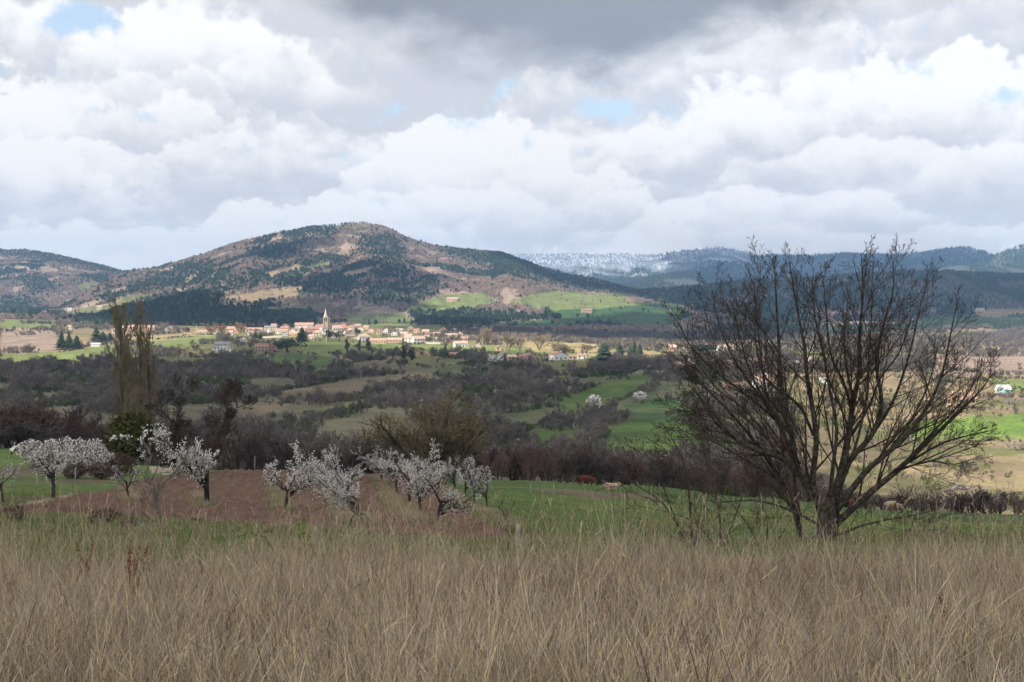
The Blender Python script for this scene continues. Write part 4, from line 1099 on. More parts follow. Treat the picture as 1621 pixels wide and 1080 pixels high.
def build_orchard():
    V = [cherry_parts(s, b, t, g) for s, b, t, g in ((1, .8, .28, .06), (2, .95, .24, .10), (3, .45, .3, .2), (4, .22, .34, .1), (5, .7, .26, .22), (6, .75, .30, .08), (7, .85, .26, .06), (8, .6, .32, .12))]
    rs = random.Random(4)
    for px, py, h, v, wd, lab in ORCHARD:
        v = {0: rs.choice([0, 5, 6]), 1: rs.choice([1, 6, 7])}.get(v, v)
        loc, d = on_ground(px, py, 40, 200); H = h * d / F
        e = empty('cherry_tree', loc, rs.uniform(0, 6.28)); e.scale = (H * wd * .80, H * wd * .80, H); e.rotation_euler = (rs.gauss(0, .08), rs.gauss(0, .08), e.rotation_euler.z)
        tag(e, lab, 'tree', 'cherry trees of the ploughed orchard')
        obj('trunk', V[v][0], e); obj('blossom', V[v][1], e)
        if h == 112:   # sawn stubs
            mb = MB(); mb.tube([(0, 0, .30), (-.1, .02, .40), (-.19, .02, .44)], [.03, .024, .02], 7); mb.tube([(0, 0, .34), (.06, -.03, .36), (.13, -.03, .40)], [.025, .018, .012], 6)
            s = obj('sawn_stub', mb.mesh('sawn_stub', [M_CHBARK]), e); s.rotation_euler = (0, 0, -e.rotation_euler.z)
            cut = MB(); cut.tube([(.0, -.035, .335), (.0, -.045, .335)], [.022, .021], 8); c = obj('cut_face', cut.mesh('cut_face', [var_mat('fresh_wood', (.55, .27, .12), (.45, .22, .1), 20, rnd=0)]), s)
    # bare lichen-grey tree with a few blossoms in front of the orchard
    L = [([(270,872),(262,840),(250,805),(243,775),(240,760)], .11, .075, 0),
         ([(242,772),(234,748),(236,722),(228,700),(222,680)], .05, .012, .5), ([(236,735),(222,712),(200,700),(185,692)], .03, .008, -.6),
         ([(246,790),(262,762),(282,748),(300,738),(318,728)], .05, .01, .6), ([(268,757),(285,735),(300,715),(305,700)], .03, .008, -.5),
         ([(240,760),(250,735),(262,712),(258,690),(265,675)], .035, .008, .9), ([(244,778),(225,768),(205,770)], .022, .008, .2),
         ([(282,748),(310,752),(340,750),(365,756)], .025, .006, .3)]
    sp = dict(BIG_SP, kids=(14, 6, 4, 2), start=(.3, .15, .15, .2))
    e, out = traced('fruit_tree', 'leaning grey lichened fruit tree, nearly bare, before the ploughed field', 'tree', L, 53.0, 12, sp, (M_GREYBARK, var_mat('grey_twigs', (.20, .18, .16), (.12, .10, .09), 12, rnd=0)), .006, .8)
    bl = MB(); rs = random.Random(9); r0 = e.location
    for pts, a, b, lvl in out:
        if lvl < 2 or rs.random() > .045 or pts[-1][0] > -13.2 or pts[-1][2] < -6.4: continue
        p = pts[-1]
        for _ in range(5):
            c = (p[0] - r0.x + rs.gauss(0, .04), p[1] - r0.y + rs.gauss(0, .04), p[2] - r0.z + rs.gauss(0, .04)); s = rs.uniform(.03, .055); a2 = rand_unit(rs); b2 = vnorm(vcross(a2, rand_unit(rs)))
            bl.add([vadd(c, a2, s), vadd(vadd(c, a2, -s * .5), b2, s), vadd(vadd(c, a2, -s * .5), b2, -s)], [(0, 1, 2)])
    obj('blossom', bl.mesh('blossom', [M_BLOS]), e)
    # small bare sapling at the right end of the pasture row
    L = [([(800,836),(798,818),(788,800)], .03, .012, .2), ([(799,822),(808,806),(815,796)], .02, .008, -.2), ([(798,818),(796,800),(800,788)], .015, .006, .1)]
    traced('sapling', 'small dark bare sapling at the tip of the ploughed strip', 'tree', L, ground_at(800, 836, 40, 120), 13, dict(BIG_SP, kids=(12, 4, 3, 2)), (M_CHBARK, M_CHBARK), .006, .2)
    # iron hoop leaning at the foot of the near row tree
    g = on_ground(571, 840, 40, 120)[0]
    mb = MB(); R0 = .30; n = 22
    for k in range(n):
        a0, a1 = k / n * 2 * math.pi, (k + 1) / n * 2 * math.pi
        mb.tube([(R0 * math.cos(a0), 0, R0 * math.sin(a0) + R0), (R0 * math.cos(a1), 0, R0 * math.sin(a1) + R0)], [.028, .028], 5, cap=False)
    o = obj('hoop', mb.mesh('hoop', [var_mat('old_rubber', (.03, .028, .026), (.05, .045, .04), 9, rnd=0)], True), None, (g.x, g.y - .35, g.z + .03)); o.rotation_euler = (R(-12), 0, R(8))
    tag(o, 'dark round hoop leaning against the near orchard trunk', 'hoop')
    # fence posts
    pm = var_mat('weathered_post', (.36, .33, .28), (.22, .20, .17), 14, rnd=.1, bump=.4)
    for px, py, h, lab in ((403, 747, 25, 'pale wooden post at the far edge of the ploughed field'), (819, 866, 36, 'grey wooden post at the near right corner of the ploughed strip'), (58, 778, 34, 'pale post on the hedge bank near the track'),
                           (119, 766, 26, 'pale post behind the lone cherry tree near the track'), (497, 868, 34, 'thin grey stake in front of the orchard rows'), (840, 783, 18, 'fence post at the far side of the pasture row'), (876, 784, 18, 'fence post in the pasture between orchard and brown cow')):
        loc, d = on_ground(px, py, 25, 200); H = h * d / F; w = .055 if h < 30 else .06
        mb = MB(); mb.tube([(0, 0, -.2), (.01, 0, H * .5), (.03, .01, H * .97), (.03, .01, H)], [w, w * .95, w * .85, w * .5], 7)
        tag(obj('fence_post', mb.mesh('fence_post', [pm], True), None, loc), lab, 'post', 'wooden fence posts')
build_orchard()

# ------------------------------------------------------------------ plants in the meadow
def build_meadow_plants():
    rs = random.Random(77)
    def dock(px, py, d, H, lab, n=5):
        x = (px - CX) / F * d; z = hh(x, d); mb = MB()
        for k in range(n):
            dr = vnorm((rs.gauss(0, .16), rs.gauss(0, .16), 1)); h = H * rs.uniform(.75, 1.05); top = vadd((0, 0, 0), dr, h)
            mb.tube([(0, 0, -.05), vadd((0, 0, 0), dr, h * .5), top], [.005, .004, .002], 4)
            for j in range(60):
                t = rs.uniform(.62, 1.0); c = vadd((0, 0, 0), dr, h * t); c = vadd(c, rand_unit(rs), .045 * (1.3 - t)); s = rs.uniform(.006, .013); a = rand_unit(rs); b = vnorm(vcross(a, rand_unit(rs)))
                mb.add([vadd(c, a, s), vadd(vadd(c, a, -s), b, s), vadd(vadd(c, a, -s), b, -s)], [(0, 1, 2)])
        tag(obj('dry_dock', mb.mesh('dry_dock', [M_RUST]), None, (x, d, z)), lab, 'plant', 'rust brown seed stalks in the meadow')
    dock(205, 0, 17.5, .92, 'largest rust brown seed plant on the left of the dry meadow', 7)
    dock(136, 0, 19.0, .88, 'rust brown seed plant farthest left and up in the meadow', 4)
    dock(332, 0, 20.5, .76, 'small rust brown seed head straight below the tall cherry tree', 3)
    dock(1500, 0, 14.0, .62, 'dark rust seed stalk in the meadow right of the big tree', 3)
    dock(1405, 0, 12.4, .55, 'low dark rust seed stalk in the meadow below the big tree', 3)
    # leafy green sprout
    d = 21.0; x = (484 - CX) / F * d; z = hh(x, d); H = (HY - 822) / F * d - z
    e = empty('sprout', (x, d, z)); tag(e, 'bright green leafy sprout rising from the dry meadow grass', 'plant')
    mb = MB(); pts = [(0, 0, -.05), (.01, 0, H * .4), (-.03, 0, H * .75), (-.05, 0, H)]; mb.tube(pts, [.012, .010, .007, .004], 5)
    obj('stem', mb.mesh('stem', [M_CHBARK]), e)
    mb = MB()
    for k in range(110):
        t = rs.random(); c = (-.05 + rs.gauss(0, .055), rs.gauss(0, .055), H * (1 - .22 * t) + rs.gauss(0, .03)) if k < 70 else (rs.gauss(-.02, .07), rs.gauss(0, .06), H * rs.uniform(.35, .8))
        s = rs.uniform(.02, .036) * (1 if k < 70 else .7); a = rand_unit(rs); b = vnorm(vcross(a, rand_unit(rs)))
        mb.add([vadd(c, a, s), vadd(c, b, s * .5), vadd(c, a, -s), vadd(c, b, -s * .5)], [(0, 1, 2, 3)])
    obj('leaves', mb.mesh('leaves', [M_SPROUT]), e)
    # arching green briar
    d = 22.0; x = (452 - CX) / F * d; z = hh(x, d)
    e = empty('briar', (x, d, z)); tag(e, 'green leaved briar arching over the grass beside the sprout', 'plant')
    arc = [(0, 0, -.05), (-.12, .1, .45), (-.35, .2, .78), (-.62, .25, .84), (-.85, .3, .74)]
    mb = MB(); mb.tube(arc, [.008, .007, .006, .005, .003], 5); obj('stem', mb.mesh('stem', [M_CHBARK]), e)
    mb = MB()
    for k in range(60):
        i = rs.randrange(1, 4); t = rs.random(); c = tuple(arc[i][q] + (arc[i + 1][q] - arc[i][q]) * t + rs.gauss(0, .03) for q in range(3)); s = rs.uniform(.012, .024); a = rand_unit(rs); b = vnorm(vcross(a, rand_unit(rs)))
        mb.add([vadd(c, a, s), vadd(c, b, s * .5), vadd(c, a, -s), vadd(c, b, -s * .5)], [(0, 1, 2, 3)])
    obj('leaves', mb.mesh('leaves', [M_SPROUT]), e)
    # dead bramble clumps on the bank
    bm = [leafy_bush_mesh(s + 90, var_mat('dead_bramble', (.09, .055, .045), (.055, .035, .03), 9, rnd=.15), 500, ls=.5) for s in range(2)]
    for i, (px, py, w, h, lab) in enumerate(((165, 830, 60, 20, 'low dead brown bramble on the green bank left of the lichened tree'), (205, 838, 40, 18, 'low dead brown bramble at the left foot of the lichened tree'), (24, 826, 44, 22, 'low dead brown bramble on the bank at the left edge'))):
        loc, d = on_ground(px, py, 30, 90)
        o = obj('bramble', bm[i % 2], None, loc, rs.random() * 6); o.scale = (w * d / F, w * d / F * .7, h * d / F * 1.3); tag(o, lab, 'shrub')
build_meadow_plants()

# ------------------------------------------------------------------ trees along the far side of the pasture
POP_SP = dict(seg=(7, 5, 3, 2), wander=(.025, .07, .12, .15), up=(.02, .16, .12, .08), taper=(.25, .3, .35, .4), kids=(36, 9, 4), start=(.10, .12, .15), ang=(.5, .42, .5), ratio=(.24, .42, .5), rk=(.35, .5, .55))
SHRUB_SP = dict(seg=(4, 4, 3, 2), wander=(.12, .16, .2, .22), up=(.03, .08, .06, .04), taper=(.4, .35, .35, .3), kids=(8, 7, 6), start=(.1, .15, .2), ang=(.55, .6, .7), ratio=(.62, .55, .5), rk=(.55, .5, .5))
def bare_parts(seed, m, sp, r0, stems, lean, wmin, bark=M_BARK, h0=.62):
    rs = random.Random(seed); out = []
    for s in range(stems):
        d = vnorm((rs.gauss(0, lean), rs.gauss(0, lean), 1.0))
        grow(rs, out, (rs.gauss(0, .03) * (stems > 1), rs.gauss(0, .03) * (stems > 1), -.03), d, h0 * rs.uniform(.8, 1.1), r0, 0, sp)
    a = MB(); b = MB()
    branches_to(a, [q for q in out if q[3] == 0], rs, (6,), 9, 0)
    branches_to(b, [q for q in out if q[3] > 0], rs, (5, 4, 3), 2, wmin)
    zm = max(v[2] for v in b.v); k = 1 / zm
    for mb in (a, b): mb.v = [(v[0] * k, v[1] * k, v[2] * k) for v in mb.v]
    return a.mesh('trunk', [bark]), b.mesh('crown', [m])
def put_tree(name, parts, px, d, top_py, width_px, lab, group=None, cat='tree', rot=None, sink=.2, rs=random.Random(5), names=('trunk', 'crown'), natural=.8):
    x = (px - CX) / F * d; z = hh(x, d) - sink; H = (HY - top_py) / F * d - z
    e = empty(name, (x, d, z), rs.uniform(0, 6.28) if rot is None else rot)
    bw = [v.co.x for v in parts[1].vertices]; bw2 = sorted(abs(q) for q in bw)[int(len(bw) * .93)] * 2
    w = width_px / F * d / bw2
    e.scale = (w, w, H); tag(e, lab, cat, group)
    for nm, me in zip(names, parts): obj(nm, me, e)
    return e
ORD = [q + ' from the left of the ' for q in 'first second third fourth fifth sixth seventh eighth ninth tenth eleventh twelfth thirteenth fourteenth fifteenth sixteenth seventeenth eighteenth'.split()]
def build_treeline():
    rs = random.Random(15)
    pop = [bare_parts(s + 5, var_mat('poplar_twigs', (.21, .165, .105), (.15, .118, .078), 6, rnd=.12), POP_SP, .012, 1, .02, .0034, var_mat('poplar_bark', (.10, .08, .06), (.06, .05, .04), 9, rnd=.1), .9) for s in range(2)]
    for i, (px, top, w, lab) in enumerate(((194, 476, 32, 'leftmost tall slender bare poplar of the close group'), (210, 466, 36, 'tallest slender bare poplar, second from the left in its group'), (226, 470, 34, 'slender bare poplar, third from the left in its group'), (242, 494, 24, 'shortest slender bare poplar on the right of its group'))):
        put_tree('poplar_tree', pop[i % 2], px, 222 + 5 * i, top, w, lab, 'tall poplars behind the orchard', natural=.34)
    red = [bare_parts(s + 20, M_REDTW, SHRUB_SP, .016, 5, .28, .007) for s in range(3)]
    gy = [bare_parts(s + 30, var_mat('thicket_twigs', (.105, .085, .078), (.065, .05, .046), 6, rnd=.2), SHRUB_SP, .018, 4, .25, .007) for s in range(4)]
    ol = [bare_parts(s + 40, M_OLIVETW, SHRUB_SP, .018, 4, .22, .006) for s in range(2)]
    def band(px0, px1, step, d0, d1, t0, t1, w, kit, name, lab, grp, jit=6):
        px = px0; no = 0
        while px < px1:
            q = px + rs.uniform(-jit, jit); f = (px - px0) / max(1, px1 - px0)
            put_tree(name, kit[rs.randrange(len(kit))], q, rs.uniform(d0, d1), t0 + (t1 - t0) * f + rs.uniform(-9, 9), w * rs.uniform(.8, 1.3), ORD[no] + lab, grp, 'shrub', rs=rs, names=('stems', 'twigs'))
            px += step; no += 1
    band(-20, 190, 24, 232, 262, 632, 640, 58, red, 'leafless_shrub', 'reddish leafless shrubs behind the black and white cow', 'reddish thicket on the left')
    band(-10, 180, 30, 218, 230, 668, 672, 50, gy, 'leafless_shrub', 'grey shrubs fronting the reddish left thicket', 'grey shrubs on the left')
    band(255, 430, 24, 228, 262, 655, 672, 56, gy + red[:1], 'leafless_shrub', 'dusky leafless shrubs around the gnarled trees', 'dusky thicket behind the orchard')
    band(430, 640, 22, 222, 256, 690, 695, 50, gy, 'leafless_shrub', 'dark leafless shrubs behind the middle orchard rows', 'dark thicket behind the orchard')
    band(735, 945, 18, 215, 250, 694, 706, 48, red + red + gy[:1], 'leafless_shrub', 'purplish red shrubs behind the pasture row', 'purplish thicket behind the pasture')
    band(945, 1270, 24, 228, 262, 715, 735, 52, gy + red, 'leafless_shrub', 'brown leafless shrubs behind the grazing cows', 'brown thicket behind the pasture')
    band(1270, 1640, 26, 240, 275, 770, 778, 52, gy + red[:1], 'leafless_shrub', 'low dark shrubs under the sunny slope', 'low thicket under the sunny slope')
    # olive crowned tree behind the orchard, with a nest
    t = [bare_parts(s + 50, M_OLIVETW, dict(SHRUB_SP, kids=(14, 10, 8), fall=.7, wander=(.1, .12, .14, .16)), .020, 6, .26, .0032) for s in range(1)]
    put_tree('budding_tree', t[0], 690, 232, 612, 130, 'broad olive tinted budding tree behind the orchard rows', natural=.85)
    put_tree('budding_tree', ol[0], 640, 240, 652, 70, 'smaller olive tinted budding tree left of the broad one', natural=.85)
    put_tree('budding_tree', ol[1], 585, 236, 676, 60, 'low olive tinted budding tree above the hoop row', natural=.85)
    x, y, z = P3(733, 634, 230); mb = MB(); mb.add([tuple(v * np.array([.34, .34, .28]) * (1 + .2 * rs.uniform(-1, 1))) for v in ICO2_V], ICO2_F)
    nest = obj('nest', mb.mesh('nest', [M_BARK]), None, (x, y, z)); tag(nest, 'dark round nest high in the olive tinted tree', 'nest')
    # gnarled dark trees
    g1 = [([(268,738),(272,700),(274,670),(284,640),(288,618)], .40, .14, 0), ([(274,668),(256,650),(240,642)], .18, .05, 1.5), ([(284,640),(268,626),(252,624)], .12, .04, -1.5), ([(288,620),(280,604),(276,592)], .12, .04, .5), ([(286,630),(298,612),(312,604)], .1, .03, -.8), ([(273,690),(290,676),(300,668)], .12, .04, 1)]
    sp = dict(BIG_SP, kids=(26, 9, 6, 3), ratio=(.45, .55, .5, .5), ang=(.8, .75, .75, .7))
    mats = (M_TREEBARK, var_mat('gnarled_twigs', (.095, .07, .055), (.06, .045, .038), 7, rnd=0))
    traced('gnarled_tree', 'gnarled dark leafless tree just right of the poplars', 'tree', g1, 212.0, 22, sp, mats, .022, 2.5, twig_w=.034)
    g2 = [([(352,735),(354,700),(360,668),(366,655),(378,645)], .42, .2, 0), ([(362,664),(358,640),(356,622),(366,612)], .2, .06, .8), ([(376,646),(370,628),(372,614),(366,604)], .16, .05, -.8), ([(360,668),(340,670),(326,664)], .1, .03, 1.2), ([(378,645),(392,640),(402,630)], .09, .03, .6)]
    traced('gnarled_tree', 'forked dark leafless tree with twin horns above the tall cherry', 'tree', g2, 208.0, 23, dict(sp, kids=(34, 9, 6, 3)), mats, .022, 2.0, twig_w=.034)
    # dark evergreen mound and blackthorns
    ev = leafy_bush_mesh(120, var_mat('ivy_green', (.045, .055, .014), (.075, .07, .02), 5, rnd=.05), 3200, ls=.42)
    o = obj('evergreen_bush', ev, None, on_ground(206, 735, 60, 210)[0]); d = o.location.y; o.scale = (80 / F * d, 70 / F * d, 88 / F * d); tag(o, 'dense dark green bush under the poplars', 'bush')
    bt = [leafy_bush_mesh(s + 130, var_mat('thorn_twigs', (.13, .10, .09), (.09, .07, .06), 7, rnd=.1), 1600, M_BLOS, .55, .45) for s in range(3)]
    for i, (px, py, w, h, lab) in enumerate(((48, 728, 44, 34, 'blackthorn in white bloom beside the black and white cow'), (80, 733, 40, 40, 'blackthorn in white bloom, second from the cow'), (104, 738, 36, 48, 'blackthorn in white bloom behind the lone cherry tree'), (127, 741, 38, 50, 'fullest white blackthorn in the middle of its hedge'),
                                         (150, 744, 40, 52, 'pale grey white blackthorn near the dark green bush'), (170, 750, 34, 36, 'low whitish blackthorn at the right end of its hedge'), (500, 752, 30, 22, 'small whitish bush behind the hoop row'))):
        loc, d = on_ground(px, py, 80, 205); o = obj('blackthorn', bt[i % 3], None, loc, rs.random() * 6); o.scale = (w / F * d, w / F * d, h / F * d); tag(o, lab, 'bush', 'blackthorns in bloom')
    hb = [leafy_bush_mesh(s + 150, var_mat('brown_bramble', (.11, .075, .055), (.07, .05, .04), 7, rnd=.15), 1000, ls=.5) for s in range(2)]
    for i, (px, py, w, h, lab) in enumerate(((120, 757, 60, 22, 'brown bramble heap in front of the blackthorns, left one'), (160, 758, 60, 24, 'brown bramble heap in front of the blackthorns, middle one'), (192, 754, 50, 34, 'brown bramble heap under the dark green bush'), (640, 757, 60, 18, 'low brown bramble at the far edge of the field'), (70, 741, 50, 14, 'brown bramble under the black and white cow'))):
        loc, d = on_ground(px, py, 60, 205); o = obj('bramble', hb[i % 2], None, loc, rs.random() * 6); o.scale = (w / F * d, w / F * d * .6, h / F * d * 1.1); tag(o, lab, 'shrub')
build_treeline()

# ------------------------------------------------------------------ cattle
def cow_mesh(name, m, graze=True, lie=False):
    """skinned body; x is the nose direction, unit metres"""
    me = bpy.data.meshes.new(name); V = []; E = []; Rr = []
    def v(x, y, z, r, link=None):
        V.append((x, y, z)); Rr.append(r)
        if link is not None: E.append((link, len(V) - 1))
        return len(V) - 1
    zo = -0.52 if lie else 0.0
    hip = v(-.62, 0, 1.02 + zo, (.30, .34)); mid = v(-.05, 0, .98 + zo, (.34, .40), hip); sh = v(.52, 0, 1.02 + zo, (.27, .36), mid)
    rump = v(-.92, 0, 1.0 + zo, (.20, .24), hip)
    if graze:
        n1 = v(.82, 0, .88, (.16, .22), sh); n2 = v(1.08, 0, .52, (.12, .15), n1); h1 = v(1.22, 0, .30, (.12, .13), n2); h2 = v(1.34, 0, .08, (.07, .08), h1)
        for s in (-1, 1): v(1.12, .22 * s, .42, (.035, .05), n2)
    else:
        n1 = v(.85, 0, 1.18 + zo, (.16, .2), sh); n2 = v(1.08, 0, 1.32 + zo, (.13, .14), n1); h2 = v(1.36, 0, 1.18 + zo, (.08, .09), n2)
        for s in (-1, 1): v(1.05, .24 * s, 1.36 + zo, (.035, .05), n2)
    t1 = v(-1.04, 0, .85 + zo, (.035, .035), rump); v(-1.08, 0, .45 + zo * .6, (.03, .03), t1)
    if lie:
        for s in (-1, 1):
            k = v(-.45, .34 * s, .18, (.12, .12), hip); v(-.05, .36 * s, .07, (.06, .06), k)
            k = v(.62, .26 * s, .2, (.10, .10), sh); v(.85, .22 * s, .07, (.05, .05), k)
    else:
        for s in (-1, 1):
            a = v(-.68, .20 * s, .70, (.15, .14), hip); b = v(-.80, .20 * s, .42, (.07, .07), a); c = v(-.74, .20 * s, .03, (.055, .055), b)
            a = v(.50, .19 * s, .62, (.12, .12), sh); b = v(.53, .19 * s, .36, (.06, .06), a); c = v(.52, .19 * s, .03, (.05, .05), b)
    me.from_pydata(V, E, []); me.materials.append(m)
    o = bpy.data.objects.new(name, me); col_main.objects.link(o)
    md = o.modifiers.new('skin', 'SKIN'); md.use_smooth_shade = True
    for i, sv in enumerate(me.skin_vertices[0].data): sv.radius = Rr[i]
    me.skin_vertices[0].data[1].use_root = True
    sb = o.modifiers.new('sub', 'SUBSURF'); sb.levels = 2; sb.render_levels = 2
    return o
def build_cattle():
    brown = var_mat('chestnut_hide', (.16, .045, .018), (.10, .03, .014), 2.0, rnd=0, rough=.7); cream = var_mat('cream_hide', (.55, .40, .28), (.42, .29, .20), 2.0, rnd=0, rough=.7); pale = var_mat('white_hide', (.66, .60, .53), (.5, .45, .38), 2.0, rnd=0, rough=.7)
    def pied(t, b, out):
        tc = t.new('ShaderNodeTexCoord'); n = t.noise(tc.outputs['Object'], 1.5, 1.0, .4); t.l.new(t.mix(t.smooth(n, .47, .5), (.012, .012, .012), (.72, .70, .66)), b.inputs['Base Color'])
    pd = mat('pied_hide', pied, .7)
    for px, py, dd, mt, rz, graze, lie, sc, lab in (
        (929, 770, (120, 215), brown, 0.0, True, False, 1.0, 'chestnut brown cow grazing at the far side of the pasture'),
        (966, 776, (120, 210), cream, .15, False, True, .95, 'cream cow lying in the grass right of the brown cow'),
        (1414, 812, (120, 215), cream, -.15, True, False, 1.02, 'cream cow grazing right of the big bare tree'),
        (1349, 808, (120, 215), brown, 1.45, False, False, 1.0, 'reddish brown cow half hidden behind the big tree trunk'),
        (1312, 804, (120, 215), pale, -1.4, True, False, .95, 'white cow showing between the big tree stems'),
        (28, 722, (150, 225), pd, .1, True, False, 1.0, 'black and white cow behind the brambles at the left edge')):
        o = cow_mesh('cow', mt, graze, lie); loc, d = on_ground(px, py, *dd)
        o.location = (loc.x, loc.y, loc.z); o.rotation_euler = (0, 0, rz); o.scale = (sc,) * 3
        tag(o, lab, 'cow', 'cattle grazing on the pastures')
build_cattle()
# ------------------------------------------------------------------ houses
def wall_mat(nm, c): return var_mat('render_' + nm, c, tuple(v * .86 for v in c), .5, rnd=.05)
def tile_mat(nm, c):
    def build(t, b, out):
        tc = t.new('ShaderNodeTexCoord'); n = t.noise(tc.outputs['Object'], 1.2, 5, .65); w = t.new('ShaderNodeTexWave'); w.inputs['Scale'].default_value = 1.1; w.inputs['Distortion'].default_value = .4
        t.l.new(tc.outputs['Object'], w.inputs['Vector'])
        col = t.mix(t.smooth(n, .3, .7), c, tuple(v * .66 for v in c)); col = t.mix(t.m('MULTIPLY', w.outputs[1], .25), col, tuple(v * .5 for v in c))
        t.l.new(col, b.inputs['Base Color'])
    return mat('tiles_' + nm, build, .85)
WALLS = {'white': wall_mat('white', (.82, .80, .75)), 'cream': wall_mat('cream', (.74, .64, .48)), 'pink': wall_mat('pink', (.68, .46, .36)), 'peach': wall_mat('peach', (.78, .55, .38)), 'stone': wall_mat('stone', (.42, .35, .28)), 'grey': wall_mat('grey', (.48, .47, .46)), 'ochre': wall_mat('ochre', (.66, .45, .24)), 'teal': wall_mat('teal', (.25, .55, .50)), 'brick': wall_mat('brick', (.40, .24, .19))}
TILES = {'red': tile_mat('red', (.48, .27, .21)), 'pale': tile_mat('pale', (.62, .45, .36)), 'orange': tile_mat('orange', (.60, .40, .30)), 'brown': tile_mat('brown', (.42, .28, .21)), 'grey': tile_mat('grey', (.34, .33, .33)), 'cream': tile_mat('cream', (.62, .47, .36)), 'white': tile_mat('white', (.62, .62, .62))}
M_PANE = var_mat('window_pane', (.03, .035, .045), (.05, .05, .06), 2, rnd=.0, rough=.25)
M_SHUT = var_mat('window_frame', (.50, .45, .40), (.4, .35, .3), 2, rnd=.0)
M_DOOR = var_mat('door_wood', (.12, .075, .05), (.09, .06, .04), 2, rnd=.0)
M_GARAGE = var_mat('garage_door', (.09, .10, .13), (.07, .08, .10), 2, rnd=.0)
M_LINTEL = var_mat('eaves', (.55, .48, .40), (.45, .4, .33), 2, rnd=0)
_win = {}
def win_mesh(w, h):
    k = (round(w, 1), round(h, 1))
    if k not in _win:
        a = MB(); a.box(-k[0]/2, k[0]/2, -.05, .02, 0, k[1]); b = MB()
        for x0, x1, z0, z1 in ((-k[0]/2-.1, -k[0]/2, -.1, k[1]+.1), (k[0]/2, k[0]/2+.1, -.1, k[1]+.1), (-k[0]/2, k[0]/2, -.1, 0), (-k[0]/2, k[0]/2, k[1], k[1]+.1)): b.box(x0, x1, -.09, .02, z0, z1)
        _win[k] = (a.mesh('window', [M_PANE]), b.mesh('window_frame', [M_SHUT]))
    return _win[k]
def openings(e, w, dp, eave, fronts, doors=True, rs=None, garage=False):
    st = 2 if eave > 4.6 else 1
    for face in fronts:
        L = w if face in 'fb' else dp
        n = max(1, int(L / 3.4)) if eave < 9 else max(1, int(L / 3.0))
        for s in range(st):
            for i in range(n):
                t = (i + .5) / n * L - L / 2
                if s == 0 and doors and face == 'f' and i == n // 2:
                    mb = MB(); gw = 2.6 if garage else 1.1; mb.box(-gw / 2, gw / 2, -.06, .02, 0, 2.3); o = obj('door', mb.mesh('door', [M_GARAGE if garage else M_DOOR]), e); z = .02
                else:
                    pane, fr = win_mesh(1.2, 1.4); o = obj('window', pane, e); obj('window_frame', fr, o); z = 1.0 + s * 2.8
                if face == 'f': o.location = (t, -dp / 2, z)
                elif face == 'l': o.location = (-w / 2, t, z); o.rotation_euler = (0, 0, R(-90))
                elif face == 'r': o.location = (w / 2, t, z); o.rotation_euler = (0, 0, R(90))
def house_body(e, w, dp, eave, rise, wm, rm, style='gable', chim=True, cx=0.0, cy=0.0, z0=-1.5):
    """walls and roof; ridge along x ('gable'), along y ('front') or hipped"""
    x0, x1, y0, y1 = cx - w / 2, cx + w / 2, cy - dp / 2, cy + dp / 2
    mb = MB(); mb.box(x0, x1, y0, y1, z0, eave)
    if style == 'gable':
        for x in (x0, x1): mb.add([(x, y0, eave), (x, y1, eave), (x, cy, eave + rise)], [(0, 1, 2)])
    elif style == 'front':
        for y in (y0, y1): mb.add([(x0, y, eave), (x1, y, eave), (cx, y, eave + rise)], [(0, 1, 2)])
    obj('wall', mb.mesh('wall', [wm]), e)
    ov = .45; th = .22; rf = MB()
    def slab(a, b, c, d):
        rf.add([*(tuple(q) for q in (a, b, c, d)), *((q[0], q[1], q[2] + th) for q in (a, b, c, d))], [(3, 2, 1, 0), (4, 5, 6, 7), (0, 1, 5, 4), (1, 2, 6, 5), (2, 3, 7, 6), (3, 0, 4, 7)])
    if style == 'gable':
        s = rise / (dp / 2); zz = eave + .02
        slab((x0 - ov, y0 - ov, zz - s * ov), (x1 + ov, y0 - ov, zz - s * ov), (x1 + ov, cy, zz + rise), (x0 - ov, cy, zz + rise))
        slab((x0 - ov, cy, zz + rise), (x1 + ov, cy, zz + rise), (x1 + ov, y1 + ov, zz - s * ov), (x0 - ov, y1 + ov, zz - s * ov))
    elif style == 'front':
        s = rise / (w / 2); zz = eave + .02
        slab((x0 - ov, y0 - ov, zz - s * ov), (cx, y0 - ov, zz + rise), (cx, y1 + ov, zz + rise), (x0 - ov, y1 + ov, zz - s * ov))
        slab((cx, y0 - ov, zz + rise), (x1 + ov, y0 - ov, zz - s * ov), (x1 + ov, y1 + ov, zz - s * ov), (cx, y1 + ov, zz + rise))
    else:
        rl = max(0.2, (w - dp) / 2); z1 = eave; z2 = eave + rise
        V = [(x0 - ov, y0 - ov, z1), (x1 + ov, y0 - ov, z1), (x1 + ov, y1 + ov, z1), (x0 - ov, y1 + ov, z1), (cx - rl, cy, z2), (cx + rl, cy, z2)]
        rf.add(V, [(0, 1, 5, 4), (1, 2, 5), (2, 3, 4, 5), (3, 0, 4), (3, 2, 1, 0)])
    ro = obj('roof', rf.mesh('roof', [rm]), e)
    if chim:
        c = MB(); q = cx + w * .22 if style != 'front' else cx + .25 * w; yy = cy + .1 * dp
        c.box(q - .4, q + .4, yy - .35, yy + .35, eave + rise * .4, eave + rise + .8); c.box(q - .48, q + .48, yy - .43, yy + .43, eave + rise + .8, eave + rise + .95)
        obj('chimney', c.mesh('chimney', [wm]), ro)
